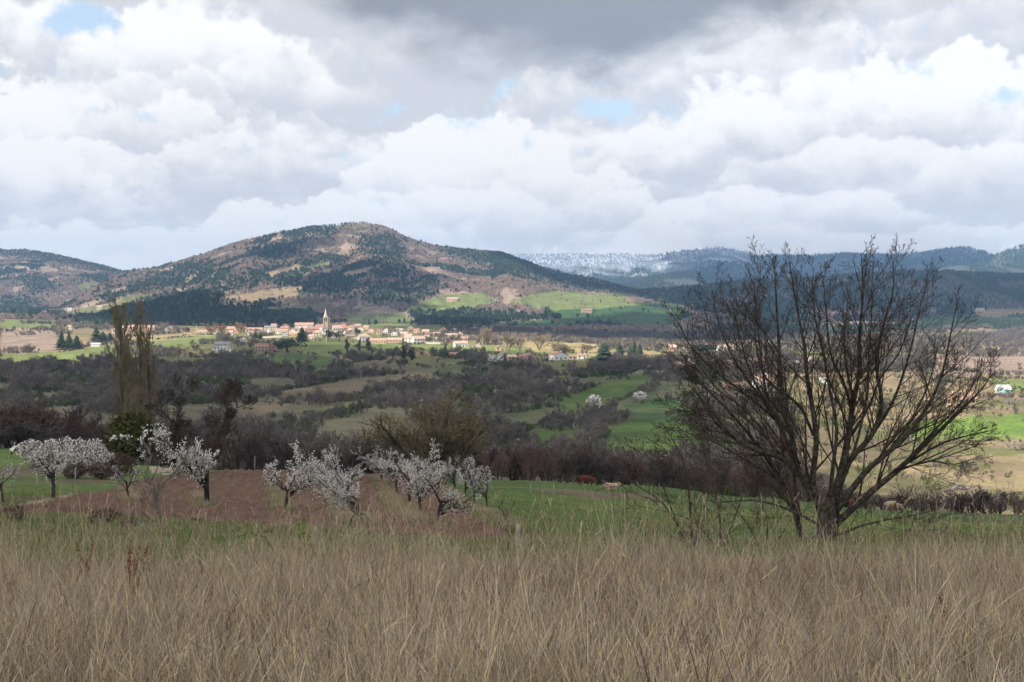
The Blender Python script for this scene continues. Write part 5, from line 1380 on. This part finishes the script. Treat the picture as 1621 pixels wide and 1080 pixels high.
def house(x0, x1, base, top, wall, roof, lab, rot=0, style='gable', fronts='fl', garage=False, dmin=620, extra=None, roof_share=.38, ratio=.7, cat='house', name='house', chim=True, grp='houses of the valley', wins=True):
    pc = (x0 + x1) / 2; loc, d = on_ground(pc, base, dmin, 4200); a = R(rot)
    Wd = (x1 - x0) / F * d; w = Wd / (abs(math.cos(a)) + ratio * abs(math.sin(a))); dp = max(w * ratio, 4.5); Ht = (base - top) / F * d
    e = empty(name, (loc.x, loc.y + dp * .4, loc.z), a); tag(e, lab, cat, grp)
    rise = max(.9, Ht * roof_share); eave = max(2.5, Ht - rise)
    house_body(e, w, dp, eave, rise, WALLS[wall], TILES[roof], style, chim and w > 6)
    if wins: openings(e, w, dp, eave, fronts, True, None, garage)
    return e, w, dp, eave, rise
HOUSES = [  # left, right column, foot, ridge row, wall, roof, label, options
 (818,848,572,560,'pink','red','pinkish bungalow with red hipped roof and dark garage door',dict(style='hip',rot=12,garage=True)),
 (869,899,570,557,'white','red','white two storey house with red roof beside the grey shed',dict(rot=28,style='front',fronts='flr')),
 (914,930,568,560,'white','red','small white cottage with red roof next to a white pole',dict(rot=-8)),
 (900,913,569,563,'grey','brown','low grey shed between the white house and small cottage',dict(cat='shed',name='shed',chim=False)),
 (788,803,570,558,'white','grey','white house with pale grey roof left of the pink bungalow',dict(rot=15,style='front')),
 (803,817,570,562,'pink','pale','low pinkish house squeezed between grey roofed house and bungalow',dict(rot=5)),
 (784,799,555,547,'peach','cream','peach coloured gabled house alone in the sunny meadow',dict(style='front',rot=8)),
 (748,762,552,544,'cream','pale','cream gabled house left of the peach one',dict(style='front',rot=-6)),
 (717,741,550,540,'white','cream','long white house with pale roof behind the two dark cypresses',dict(rot=14)),
 (640,653,543,529,'white','pale','tall white block of the farm on the bright green terrace',dict(rot=-10)),
 (651,673,544,532,'white','pale','lower white wing of the farm on the bright green terrace',dict(rot=22,style='gable')),
 (585,611,544,536,'peach','orange','long low orange roofed shed, left of a pair',dict(cat='shed',name='shed',ratio=.4,chim=False)),
 (611,636,543,535,'pink','pale','long low pink shed, right of a pair',dict(cat='shed',name='shed',ratio=.4,chim=False)),
 (703,724,536,528,'cream','pale','cream house with broad pale roof above the long white house',dict(rot=10)),
 (668,680,530,522,'pink','pale','pinkish house above the white farm',dict(rot=-8)),
 (695,707,527,518,'pink','red','tall red roofed house standing highest above the sheds',dict(rot=15,style='front')),
 (686,696,531,526,'peach','pale','small low house beside the tall red roofed one',dict()),
 (713,723,526,520,'white','pale','small white house on the slope under the dark wood',dict(rot=10)),
 (745,756,524,518,'cream','cream','pale cottage in the shade beside the pale plane trees',dict(rot=10)),
 (710,733,566,558,'pink','red','low pink house with red roof in the shade behind two cypresses',dict(rot=6,fronts='f')),
 (466,496,520,511,'white','orange','long white house front with orange roof left of the church',dict(ratio=.4,rot=6)),
 (443,458,525,517,'peach','red','peach house with red roof at the left of the village core',dict(rot=-10)),
 (446,462,532,524,'white','cream','white gabled house at the lower left of the village core',dict(style='front',rot=10)),
 (458,471,533,526,'ochre','orange','ochre house with orange roof beside the tall dark cedar',dict(rot=-6)),
 (486,505,526,518,'pink','red','red roofed house between the cedar and the church',dict(rot=12)),
 (498,514,523,514,'white','red','white house with red roof tucked against the church',dict(rot=-14)),
 (494,510,533,523,'cream','cream','pale square villa below the church',dict(style='hip',rot=10,fronts='fl')),
 (525,541,526,515,'white','pale','white house with pale roof right of the church',dict(rot=14)),
 (536,548,521,513,'pink','red','red roofed house high on the right of the church',dict(rot=-10)),
 (543,557,525,516,'peach','red','peach house, second right of the church row',dict(rot=8)),
 (553,563,522,515,'white','red','white house, third right of the church row',dict(rot=-6)),
 (561,571,520,513,'pink','pale','pink house at the right end of the church row',dict(rot=8)),
 (565,586,541,528,'white','cream','large white villa below the right end of the village',dict(rot=18,style='hip')),
 (488,497,537,530,'white','pale','little white house at the foot of the cedar',dict()),
 (524,531,535,526,'white','pale','narrow tall white house below the church',dict(style='front')),
 (472,487,525,517,'cream','pale','cream house behind the tall dark cedar',dict(rot=-8)),
 (547,562,536,530,'stone','brown','low stone farm building behind the pollarded trees',dict(rot=4,ratio=.5)),
 (357,372,527,517,'peach','orange','peach two storey house behind the tawny trees',dict(rot=10)),
 (371,381,527,520,'pink','pale','pink house next to the peach one by the tawny trees',dict(rot=-8)),
 (381,390,526,518,'white','orange','white house with orange roof near the round tawny tree',dict()),
 (391,403,526,519,'peach','orange','peach house with orange roof in the middle of the left village',dict(rot=10)),
 (403,416,526,519,'white','orange','white house with orange roof in the middle of the left village',dict(rot=-10)),
 (418,438,523,516,'cream','grey','long cream building with greyish roof behind dark trees',dict(ratio=.45,rot=4)),
 (339,347,528,520,'white','pale','small white gabled house among the tawny trees',dict(style='front')),
 (312,328,528,523,'cream','pale','low cream building next to the white pole',dict(ratio=.45,chim=False)),
 (184,199,524,516,'peach','orange','peach house at the left end of the row behind the poplars',dict(rot=6)),
 (199,214,524,515,'pink','orange','pink house, second of the row behind the poplars',dict(rot=-6)),
 (214,229,525,515,'peach','red','peach house with red roof, third of the row behind the poplars',dict(rot=6)),
 (229,245,524,515,'pink','pale','pink house at the right end of the row behind the poplars',dict(rot=-5)),
 (176,189,527,520,'white','cream','white house at the left foot of the row behind the poplars',dict(rot=10)),
 (262,272,524,517,'white','orange','small white house standing apart on the straw field edge',dict(style='front')),
 (104,114,523,514,'cream','pale','cream house half hidden by the dark conifers on the left',dict(style='front')),
 (144,158,549,543,'white','white','low white building on the bright green field',dict(ratio=.5,chim=False,wins=False,cat='shed',name='shed')),
 (332,369,558,546,'white','grey','white farm with broad grey roof in the shade',dict(rot=16,style='front',ratio=.8)),
 (338,364,551,541,'grey','grey','grey roofed barn behind the shaded white farm',dict(rot=10,chim=False,cat='barn',name='barn')),
 (379,391,544,533,'white','brown','small white house above the shaded grey barn',dict(style='front',rot=8)),
 (402,424,557,544,'stone','red','red roofed stone barn of the shaded farm',dict(rot=8,cat='barn',name='barn',chim=False)),
 (420,438,556,543,'brick','brown','brick gabled barn against the round dark tree',dict(style='front',rot=-14,cat='barn',name='barn',chim=False)),
 (363,380,486,480,'pink','pale','lone pinkish farm on the far shaded spur',dict(dmin=2500,ratio=.5)),
 (707,725,477,471,'peach','pale','lone sunlit farm on the far green hill',dict(dmin=2500,ratio=.5)),
 (992,1006,478,470,'peach','pale','left house of the far hamlet on the meadow hill',dict(dmin=2500)),
 (1004,1019,479,471,'cream','orange','middle house of the far hamlet on the meadow hill',dict(dmin=2500)),
 (1018,1031,480,474,'stone','pale','right house of the far hamlet on the meadow hill',dict(dmin=2500)),
 (920,937,495,489,'pink','brown','pinkish farm in the far green meadow below the hamlet',dict(dmin=2500)),
 (107,114,494,488,'white','white','white cottage on the far left slope',dict(dmin=2400)),
 (153,162,490,484,'cream','pale','cream cottage on the far left slope near the spur wood',dict(dmin=2400)),
 (1546,1558,494,488,'white','pale','tiny white house under the dark eastern hill',dict(dmin=2200)),
 (1068,1105,588,570,'white','brown','white villa with hipped brown roof left of the big bare tree',dict(style='hip',rot=14,fronts='fl')),
 (1136,1165,558,546,'white','pale','pale house above the brown roofed villa, seen through branches',dict(rot=10)),
 (1058,1071,556,546,'pink','pale','small pink house near the dark firs, left of the bare tree',dict(rot=6)),
 (1150,1172,582,570,'ochre','pale','ochre left house of the terrace seen through branches',dict(rot=5)),
 (1171,1192,581,569,'cream','pale','cream middle house of the terrace seen through branches',dict(rot=5)),
 (1191,1212,581,568,'peach','orange','peach right house of the terrace seen through branches',dict(rot=5)),
 (1109,1132,624,609,'stone','brown','small stone gable house low behind the bare branches',dict(style='front',rot=-8,ratio=.9)),
 (1144,1162,618,608,'brick','red','red roofed barn next to the stone gable house',dict(rot=8,cat='barn',name='barn',chim=False)),
 (1164,1187,619,606,'white','red','white house with red roof left of the big orange roofed one',dict(rot=12)),
 (1193,1227,621,594,'white','orange','big white house with orange roof behind the tree stems',dict(rot=24,fronts='fl',ratio=.8)),
 (1243,1276,580,571,'grey','white','long grey metal roofed shed seen between tree stems',dict(ratio=.35,cat='shed',name='shed',chim=False,wins=False)),
 (1269,1284,579,566,'white','pale','white house right behind the grey metal shed',dict()),
 (1298,1311,607,601,'white','white','tiny white hut in the sunny field between tree stems',dict(cat='hut',name='hut',chim=False,wins=False)),
 (1504,1547,650,620,'peach','orange','large reddish house right of the bare tree above the green field',dict(rot=20,ratio=.8,fronts='fl')),
 (1579,1599,623,610,'white','white','white front of the little shed at the right edge field',dict(cat='shed',name='shed',chim=False,wins=False)),
 (1590,1600,624,612,'teal','white','teal lean to of the little shed at the right edge field',dict(cat='shed',name='shed',chim=False,wins=False)),
 (1463,1476,641,633,'stone','brown','small dark stone shed left of the large reddish house',dict(cat='shed',name='shed',chim=False)),
]
for row in HOUSES: house(*row[:7], **row[7])
_rs = random.Random(8)
for q in [(433,521),(440,529),(452,520),(463,527),(470,532),(480,530),(484,521),(505,530),(512,531),(516,526),(530,521),(534,531),(545,530),(556,528),(572,524),(580,522),(350,524),(365,531),(397,530),(425,528),(600,530),(612,528),(624,531),(632,527),(650,524),(660,527),(676,538),(690,541),(728,533),(735,541),(640,534),(588,527)]:
    w = _rs.uniform(8, 12); house(q[0] - w / 2, q[0] + w / 2, q[1], q[1] - _rs.uniform(6, 8.5), _rs.choice(['white', 'cream', 'pink', 'peach', 'white']), _rs.choice(['red', 'orange', 'pale', 'pale']), 'small tile roofed house crowded among the larger houses around the church', rot=_rs.uniform(-18, 18), style=_rs.choice(['gable', 'front', 'gable']), dmin=1400, chim=False, grp='small crowded village houses')

def build_church():
    loc, d = on_ground(519, 522, 1500, 3000); s = d / F    # metres per photo pixel here
    e = empty('church', loc, R(12)); tag(e, 'stone village church with a tall belfry and slender pale spire', 'church')
    st = wall_mat('church_stone', (.62, .50, .36)); sp = var_mat('spire_slate', (.70, .65, .57), (.58, .53, .46), 1, rnd=0)
    nw, nd, ev = 13 * s, 20 * s, 8.5 * s
    house_body(e, nw, nd, ev, 4 * s, st, TILES['pale'], 'front', False, 2 * s, 8 * s)
    t = 3.0 * s; tz = 20 * s
    mb = MB(); mb.box(-4 * s - t, -4 * s + t, -5 * s - t, -5 * s + t, -2, tz)
    for k in range(4):
        c = ((-1, -1), (1, -1), (1, 1), (-1, 1))[k]; mb.box(-4 * s + c[0] * t - .5, -4 * s + c[0] * t + .5, -5 * s + c[1] * t - .5, -5 * s + c[1] * t + .5, -2, tz + 1.6 * s)
    mb.box(-4 * s - t - .5, -4 * s + t + .5, -5 * s - t - .5, -5 * s + t + .5, 12 * s, 12 * s + .8)
    tw = obj('tower', mb.mesh('tower', [st]), e)
    for k, (dx, dy, rz) in enumerate(((0, -t, 0), (-t, 0, -90), (t, 0, 90))):
        for q in (-.42, .42):
            b = MB(); w = t * .28; b.box(-w, w, -.09, .05, 0, 5.2 * s); b.add([(-w, -.09, 5.2 * s), (w, -.09, 5.2 * s), (0, -.09, 6.4 * s)], [(0, 1, 2)])
            o = obj('belfry_opening', b.mesh('belfry_opening', [M_PANE]), tw)
            a = R(rz); o.location = (-4 * s + dx + q * t * math.cos(a), -5 * s + dy + q * t * math.sin(a), 13.2 * s); o.rotation_euler = (0, 0, a)
    mb = MB(); n = 8; V = [(-4 * s + t * .95 * math.cos((k + .5) / n * 6.2832), -5 * s + t * .95 * math.sin((k + .5) / n * 6.2832), tz) for k in range(n)] + [(-4 * s, -5 * s, tz + 14.5 * s)]
    mb.add(V, [(k, (k + 1) % n, n) for k in range(n)]); spo = obj('spire', mb.mesh('spire', [sp]), e)
    c = MB(); c.box(-4 * s - .12, -4 * s + .12, -5 * s - .12, -5 * s + .12, tz + 14.3 * s, tz + 16.5 * s); c.box(-4 * s - .8, -4 * s + .8, -5 * s - .1, -5 * s + .1, tz + 15.4 * s, tz + 15.65 * s); obj('cross', c.mesh('cross', [M_BARK]), spo)
    # stair turret right of the tower and aisle windows
    mb = MB(); mb.box(0.2 * s, 3.2 * s, -5 * s, -2 * s, -2, 17 * s); tu = obj('stair_turret', mb.mesh('stair_turret', [st]), e)
    r2 = MB(); r2.add([(0, -5.2 * s, 17 * s), (3.4 * s, -5.2 * s, 17 * s), (3.4 * s, -1.8 * s, 17 * s), (0, -1.8 * s, 17 * s), (1.7 * s, -3.5 * s, 20 * s)], [(0, 1, 4), (1, 2, 4), (2, 3, 4), (3, 0, 4), (3, 2, 1, 0)]); obj('turret_roof', r2.mesh('turret_roof', [sp]), tu)
    for i in range(4):
        b = MB(); b.box(-.5 * s, .5 * s, -.09, .05, 0, 3.6 * s); b.add([(-.5 * s, -.09, 3.6 * s), (.5 * s, -.09, 3.6 * s), (0, -.09, 4.5 * s)], [(0, 1, 2)])
        o = obj('window', b.mesh('window', [M_PANE]), e); o.location = (2 * s - nw / 2, 1 * s + i * 4.4 * s, 3 * s); o.rotation_euler = (0, 0, R(-90))
build_church()

def build_walls_poles():
    wm = wall_mat('garden_wall', (.74, .68, .58))
    for x0, x1, py, h, lab in ((413, 446, 535, 2.6, 'long pale garden wall below the left village'), (671, 697, 545, 2.4, 'pale boundary wall right of the white farm'), (560, 588, 537, 2.2, 'pale wall below the church row')):
        a, d = on_ground(x0, py, 1000, 3000); b, d2 = on_ground(x1, py, 1000, 3000); d = (d + d2) / 2
        xa, xb = (x0 - CX) / F * d, (x1 - CX) / F * d; n = 8; mb = MB()
        for i in range(n):
            u0, u1 = xa + (xb - xa) * i / n, xa + (xb - xa) * (i + 1) / n; z = hh((u0 + u1) / 2, d); mb.box(u0 - xa, u1 - xa, -.2, .2, z - 1 - a.z, z + h - a.z)
        mb.box(0, xb - xa, -.28, .28, h, h + .12)
        tag(obj('garden_wall', mb.mesh('garden_wall', [wm]), None, (xa, d, a.z)), lab, 'wall')
    pm = var_mat('white_pole', (.8, .8, .78), (.7, .7, .68), 3, rnd=0)
    for px, base, top, lab in ((311, 529, 513, 'slim white pole at the left end of the low cream building'), (914, 570, 553, 'slim white pole beside the small white cottage'), (517, 546, 533, 'pale pole in the meadow below the church')):
        loc, d = on_ground(px, base, 700, 3000); H = (base - top) / F * d; mb = MB(); mb.tube([(0, 0, -.5), (0, 0, H * .6), (0, 0, H)], [.28, .24, .16], 8); mb.tube([(0, 0, H), (0, 0, H + .4)], [.4, .3], 8)
        tag(obj('pole', mb.mesh('pole', [pm]), None, loc), lab, 'pole')
    # wind turbines on the far crest
    tm = var_mat('turbine_white', (.85, .85, .86), (.8, .8, .82), 1, rnd=0)
    for px, sc, ph, lab in ((854, 1.0, .35, 'faint white wind turbine farthest left on the snowy ridge'), (878, 1.0, .55, 'clearest white wind turbine on the snowy ridge'), (912, .9, .1, 'faint wind turbine third from the left on the ridge'), (942, .8, .8, 'faint wind turbine fourth from the left on the ridge'), (993, .75, .3, 'thin faint wind turbine farthest right on the ridge')):
        d = 11480.0; x = (px - CX) / F * d; z = hh(x, d); e = empty('wind_turbine', (x, d, z - 2)); tag(e, lab, 'turbine', 'wind turbines on the far ridge')
        H = 66 * sc; mb = MB(); mb.tube([(0, 0, 0), (0, 0, H * .5), (0, 0, H)], [3.2, 2.6, 1.9], 10); obj('tower', mb.mesh('tower', [tm], True), e)
        mb = MB(); mb.box(-2, 2, -4, 6, H - 1.5, H + 2.5); obj('nacelle', mb.mesh('nacelle', [tm]), e)
        for k in range(3):
            a = ph + k * 2.0944; L = 37 * sc; q = MB(); u = (math.sin(a), 0, math.cos(a)); v = (math.cos(a), 0, -math.sin(a)); c = (0, -5, H + .5)
            P = [vadd(vadd(c, u, 1), v, -1.2), vadd(vadd(c, u, 1), v, 1.2), vadd(vadd(c, u, L * .3), v, 2.1), vadd(vadd(c, u, L), v, .5), vadd(vadd(c, u, L), v, -.4), vadd(vadd(c, u, L * .3), v, -1.2)]
            q.add(P + [(p[0], p[1] + .9, p[2]) for p in P], [(0, 1, 2, 3, 4, 5), (11, 10, 9, 8, 7, 6)] + [(i, (i + 1) % 6, 6 + (i + 1) % 6, 6 + i) for i in range(6)])
            obj('blade', q.mesh('blade', [tm]), e)
build_walls_poles()

# ------------------------------------------------------------------ single trees on the valley floor
def conifer_parts(seed, m, tiers=11, sides=11, width=.22):
    rs = random.Random(seed); a = MB(); b = MB()
    a.tube([(0, 0, -.03), (0, 0, .5), (0, 0, .97)], [.022, .014, .003], 6)
    for k in range(tiers):
        z0 = .07 + .86 * k / tiers; rad = width * (1 - k / tiers) ** .8 * rs.uniform(.85, 1.12) + .015; z1 = min(1, z0 + .13); a0 = rs.random() * 6
        for i in range(sides):
            t = a0 + i / sides * 6.2832 + rs.uniform(-.2, .2); q = rad * rs.uniform(.65, 1.25); w = rad * .34; dr = (math.cos(t), math.sin(t)); n = (-dr[1], dr[0]); zd = z0 + rs.uniform(-.03, .02)
            b.add([(0, 0, z1), (dr[0] * q * .6 + n[0] * w, dr[1] * q * .6 + n[1] * w, zd + .025), (dr[0] * q, dr[1] * q, zd), (dr[0] * q * .6 - n[0] * w, dr[1] * q * .6 - n[1] * w, zd + .03)], [(0, 1, 2), (0, 2, 3)])
    return a.mesh('trunk', [M_BARK]), b.mesh('crown', [m])
def round_parts(seed, m, n=420):
    rs = random.Random(seed); a = MB(); b = MB(); a.tube([(0, 0, -.03), (.02, 0, .3), (0, .02, .6)], [.04, .032, .015], 6)
    for j in range(5):
        d = vnorm((rs.gauss(0, .8), rs.gauss(0, .8), .9)); a.tube([(0.01, 0, .3), vadd((0, 0, .32), d, .3)], [.018, .006], 4)
    cl = [(rs.gauss(0, .2), rs.gauss(0, .2), rs.uniform(.38, .85), rs.uniform(.14, .25)) for _ in range(11)]
    for k in range(n):
        c0 = cl[rs.randrange(len(cl))]; u = rand_unit(rs); q = rs.uniform(.5, 1.0); c = (c0[0] + u[0] * c0[3] * q, c0[1] + u[1] * c0[3] * q, c0[2] + u[2] * c0[3] * q * .8); s = rs.uniform(.03, .06); x = rand_unit(rs); y = vnorm(vcross(x, rand_unit(rs)))
        b.add([vadd(c, x, s), vadd(vadd(c, x, -s * .6), y, s), vadd(vadd(c, x, -s * .6), y, -s)], [(0, 1, 2)])
    return a.mesh('trunk', [M_BARK]), b.mesh('crown', [m])
def build_single_trees():
    rs = random.Random(41)
    con = [conifer_parts(s, M_CONIF) for s in range(3)]; cyp = [conifer_parts(s + 5, M_CONIF, 12, 9, .13) for s in range(2)]
    rd = [round_parts(s, M_CONIF) for s in range(3)]
    M_TAWNY = var_mat('tawny_buds', (.42, .28, .13), (.34, .22, .11), 5, rnd=.1)
    tw = [bare_parts(s + 200, M_TAWNY, SHRUB_SP, .022, 3, .22, .016, M_TAWNY) for s in range(2)]
    pl = [bare_parts(s + 210, M_PALETW, dict(SHRUB_SP, kids=(9, 7, 5)), .03, 2, .2, .013, M_PALETW) for s in range(3)]
    po = [bare_parts(s + 220, M_GREYTW, POP_SP, .02, 1, .02, .012) for s in range(2)]
    bs = [bare_parts(s + 230, M_GREYTW, SHRUB_SP, .02, 3, .25, .012) for s in range(2)]
    wh = [leafy_bush_mesh(s + 240, M_GREYTW, 300, M_BLOS, .75) for s in range(2)]
    gb = [leafy_bush_mesh(s + 250, var_mat('olive_leaf', (.10, .115, .03), (.07, .085, .025), 5, rnd=.1), 300) for s in range(2)]
    yb = leafy_bush_mesh(260, var_mat('forsythia', (.45, .36, .08), (.3, .24, .07), 5, rnd=.1), 200)
    def T(kit, name, px, base, top, w, lab, grp=None, dmin=620):
        loc, d = on_ground(px, base, dmin, 3500); put_tree(name, kit[rs.randrange(len(kit))], px, d, top, w, lab, grp, 'tree', rs=rs, natural=None, sink=.2)
    G = 'dark conifers of the valley floor'
    for px, b, t, w, lab in ((957, 573, 540, 27, 'broadest dark fir of the row right of the white houses'), (981, 572, 540, 17, 'slim dark fir, second of the row right of the white houses'), (997, 570, 545, 12, 'short slim dark fir left of the last pair in the row'), (1004, 570, 538, 12, 'tall slim dark fir of the last pair in the row'), (1013, 570, 542, 12, 'last slim dark fir at the right end of the row'),
                             (97, 553, 522, 16, 'leftmost dark conifer of the clump on the sunny left field'), (109, 553, 528, 18, 'broad dark conifer in the clump on the sunny left field'), (121, 553, 530, 18, 'rightmost low dark conifer of the clump on the sunny left field'), (152, 542, 516, 16, 'pointed dark conifer left of the low white building'), (163, 541, 524, 16, 'dark conifer above the low white building'), (174, 540, 526, 14, 'small dark conifer left of the poplars'),
                             (478, 541, 517, 17, 'tall dark cedar in front of the village'), (628, 562, 547, 10, 'small pointed conifer on the dark terrace'), (699, 566, 553, 6, 'slimmer of two dark cypresses beside the low pink house'), (766, 560, 548, 9, 'small dark conifer below the cream gabled house'), (404, 536, 525, 9, 'dark conifer left of the pale garden wall'), (412, 537, 527, 8, 'smaller dark conifer touching the pale garden wall')):
        T(con, 'conifer', px, b, t, w, lab, G)
    T(cyp, 'conifer', 705, 568, 541, 8, 'taller of two dark cypresses beside the low pink house', G)
    for px, b, t, w, lab in ((455, 558, 534, 40, 'big round dark tree in front of the village'), (519, 541, 518, 13, 'dark rounded tree below the church'), (537, 540, 520, 15, 'dark rounded tree right below the church'), (564, 532, 517, 12, 'dark rounded tree at the right end of the village'), (1112, 570, 545, 40, 'dark rounded evergreen above the villa'), (533, 565, 553, 14, 'dark bush beside the pale track')):
        T(rd, 'evergreen_tree', px, b, t, w, lab, 'round evergreens of the valley floor')
    for px, b, t, w, lab in ((333, 530, 513, 20, 'left tawny budding tree before the left village'), (348, 529, 511, 18, 'middle tawny budding tree before the left village'), (380, 528, 509, 18, 'round tawny budding tree between the left village houses'), (490, 516, 504, 12, 'small orange tawny tree behind the long white house')):
        T(tw, 'budding_tree', px, b, t, w, lab, 'tawny trees of the village')
    for px, b, t, w, lab in ((764, 546, 518, 18, 'pale bare plane tree, left of the close pair'), (774, 546, 515, 18, 'pale bare plane tree, right of the close pair'), (803, 556, 524, 16, 'pale bare plane tree in the middle of the sunny meadow'), (822, 556, 525, 18, 'pale bare plane tree right of the middle one'), (855, 554, 525, 24, 'fan shaped pale bare plane tree near the straw field'),
                             (880, 562, 540, 20, 'left pale willow above the white two storey house'), (896, 562, 541, 22, 'right pale willow above the white two storey house'), (925, 558, 544, 24, 'pale bare grove above the small white cottage')):
        T(pl, 'plane_tree', px, b, t, w, lab, 'pale bare trees in the sunny meadow')
    for px, b, t, w, lab in ((549, 556, 535, 6, 'slim bare pollard, left of the row below the village'), (569, 556, 536, 6, 'slim bare pollard, middle of the row below the village'), (583, 556, 534, 7, 'slim bare pollard, right of the row below the village'), (640, 570, 545, 10, 'slim bare tree on the dark terrace'), (652, 570, 549, 10, 'shorter slim bare tree on the dark terrace')):
        T(po, 'pollard', px, b, t, w, lab, 'slim bare trees below the village')
    for px, b, w, h, kit, lab in ((940, 645, 26, 20, wh, 'white blossoming bush in the middle of the green slope'), (955, 650, 16, 10, wh, 'low white bush right of the blossoming one on the slope'), (1013, 634, 22, 15, wh, 'grey white bush high on the green slope'), (941, 690, 14, 16, wh, 'white bush atop the diagonal hedge'), (934, 706, 14, 12, wh, 'white bush halfway down the diagonal hedge'), (780, 578, 18, 16, wh, 'whitish tree below the peach house'),
                              (1102, 608, 34, 22, gb, 'olive green rounded tree left of the stone gable house'), (1002, 588, 18, 10, gb, 'small dark bush on the green slope by the track'), (888, 607, 14, 14, [yb], 'yellow flowering bush on the slope'), (1240, 640, 30, 20, gb, 'green bush behind the stems of the bare tree'), (1430, 690, 26, 16, gb, 'green bush in the sunny field behind the bare tree'), (1395, 665, 22, 30, gb, 'dark evergreen behind the bare tree branches')):
        loc, d = on_ground(px, b, 420, 2000); o = obj('bush', kit[rs.randrange(len(kit))], None, loc, rs.random() * 6); o.scale = (w / F * d, w / F * d, h / F * d); tag(o, lab, 'bush')
    # stone heaps on the sunny slope
    sm = var_mat('field_stone', (.34, .31, .28), (.22, .20, .18), 3, rnd=.1, bump=.5)
    for px, b, w, h, lab in ((1604, 712, 46, 14, 'heap of grey field stones under the bright green field'), (1520, 775, 30, 10, 'low heap of pale field stones above the thicket'), (1606, 640, 30, 12, 'heap of grey stones below the teal shed')):
        loc, d = on_ground(px, b, 250, 1000); k = d / F; mb = MB()
        for i in range(60):
            q = (rs.gauss(0, w * k * .25), rs.gauss(0, w * k * .15), 0); s = rs.uniform(.25, .6); zz = max(0, h * k * (1 - (q[0] / (w * k * .5)) ** 2)) * rs.random()
            mb.add([tuple(v * np.array([s, s, s * .7]) * (1 + .25 * rs.uniform(-1, 1)) + np.array([q[0], q[1], zz])) for v in ICO_V], ICO_F)
        tag(obj('stone_heap', mb.mesh('stone_heap', [sm]), None, loc), lab, 'stones')
build_single_trees()
# ------------------------------------------------------------------ haze: the air of the valley
def build_haze():
    mb = MB(); mb.box(-9000, 9000, -60, 12500, -190, 500)
    m = bpy.data.materials.new('air'); m.use_nodes = True; t = NT(m.node_tree); t.n.clear()
    out = t.new('ShaderNodeOutputMaterial'); v = t.new('ShaderNodeVolumePrincipled')
    v.inputs['Color'].default_value = (0.35, 0.60, 1.0, 1); v.inputs['Density'].default_value = 6.2e-5; v.inputs['Anisotropy'].default_value = 0.0
    t.l.new(v.outputs[0], out.inputs['Volume'])
    o = obj('haze', mb.mesh('haze', [m])); tag(o, 'thin blue haze filling the valley air', 'haze', kind='stuff')
build_haze()
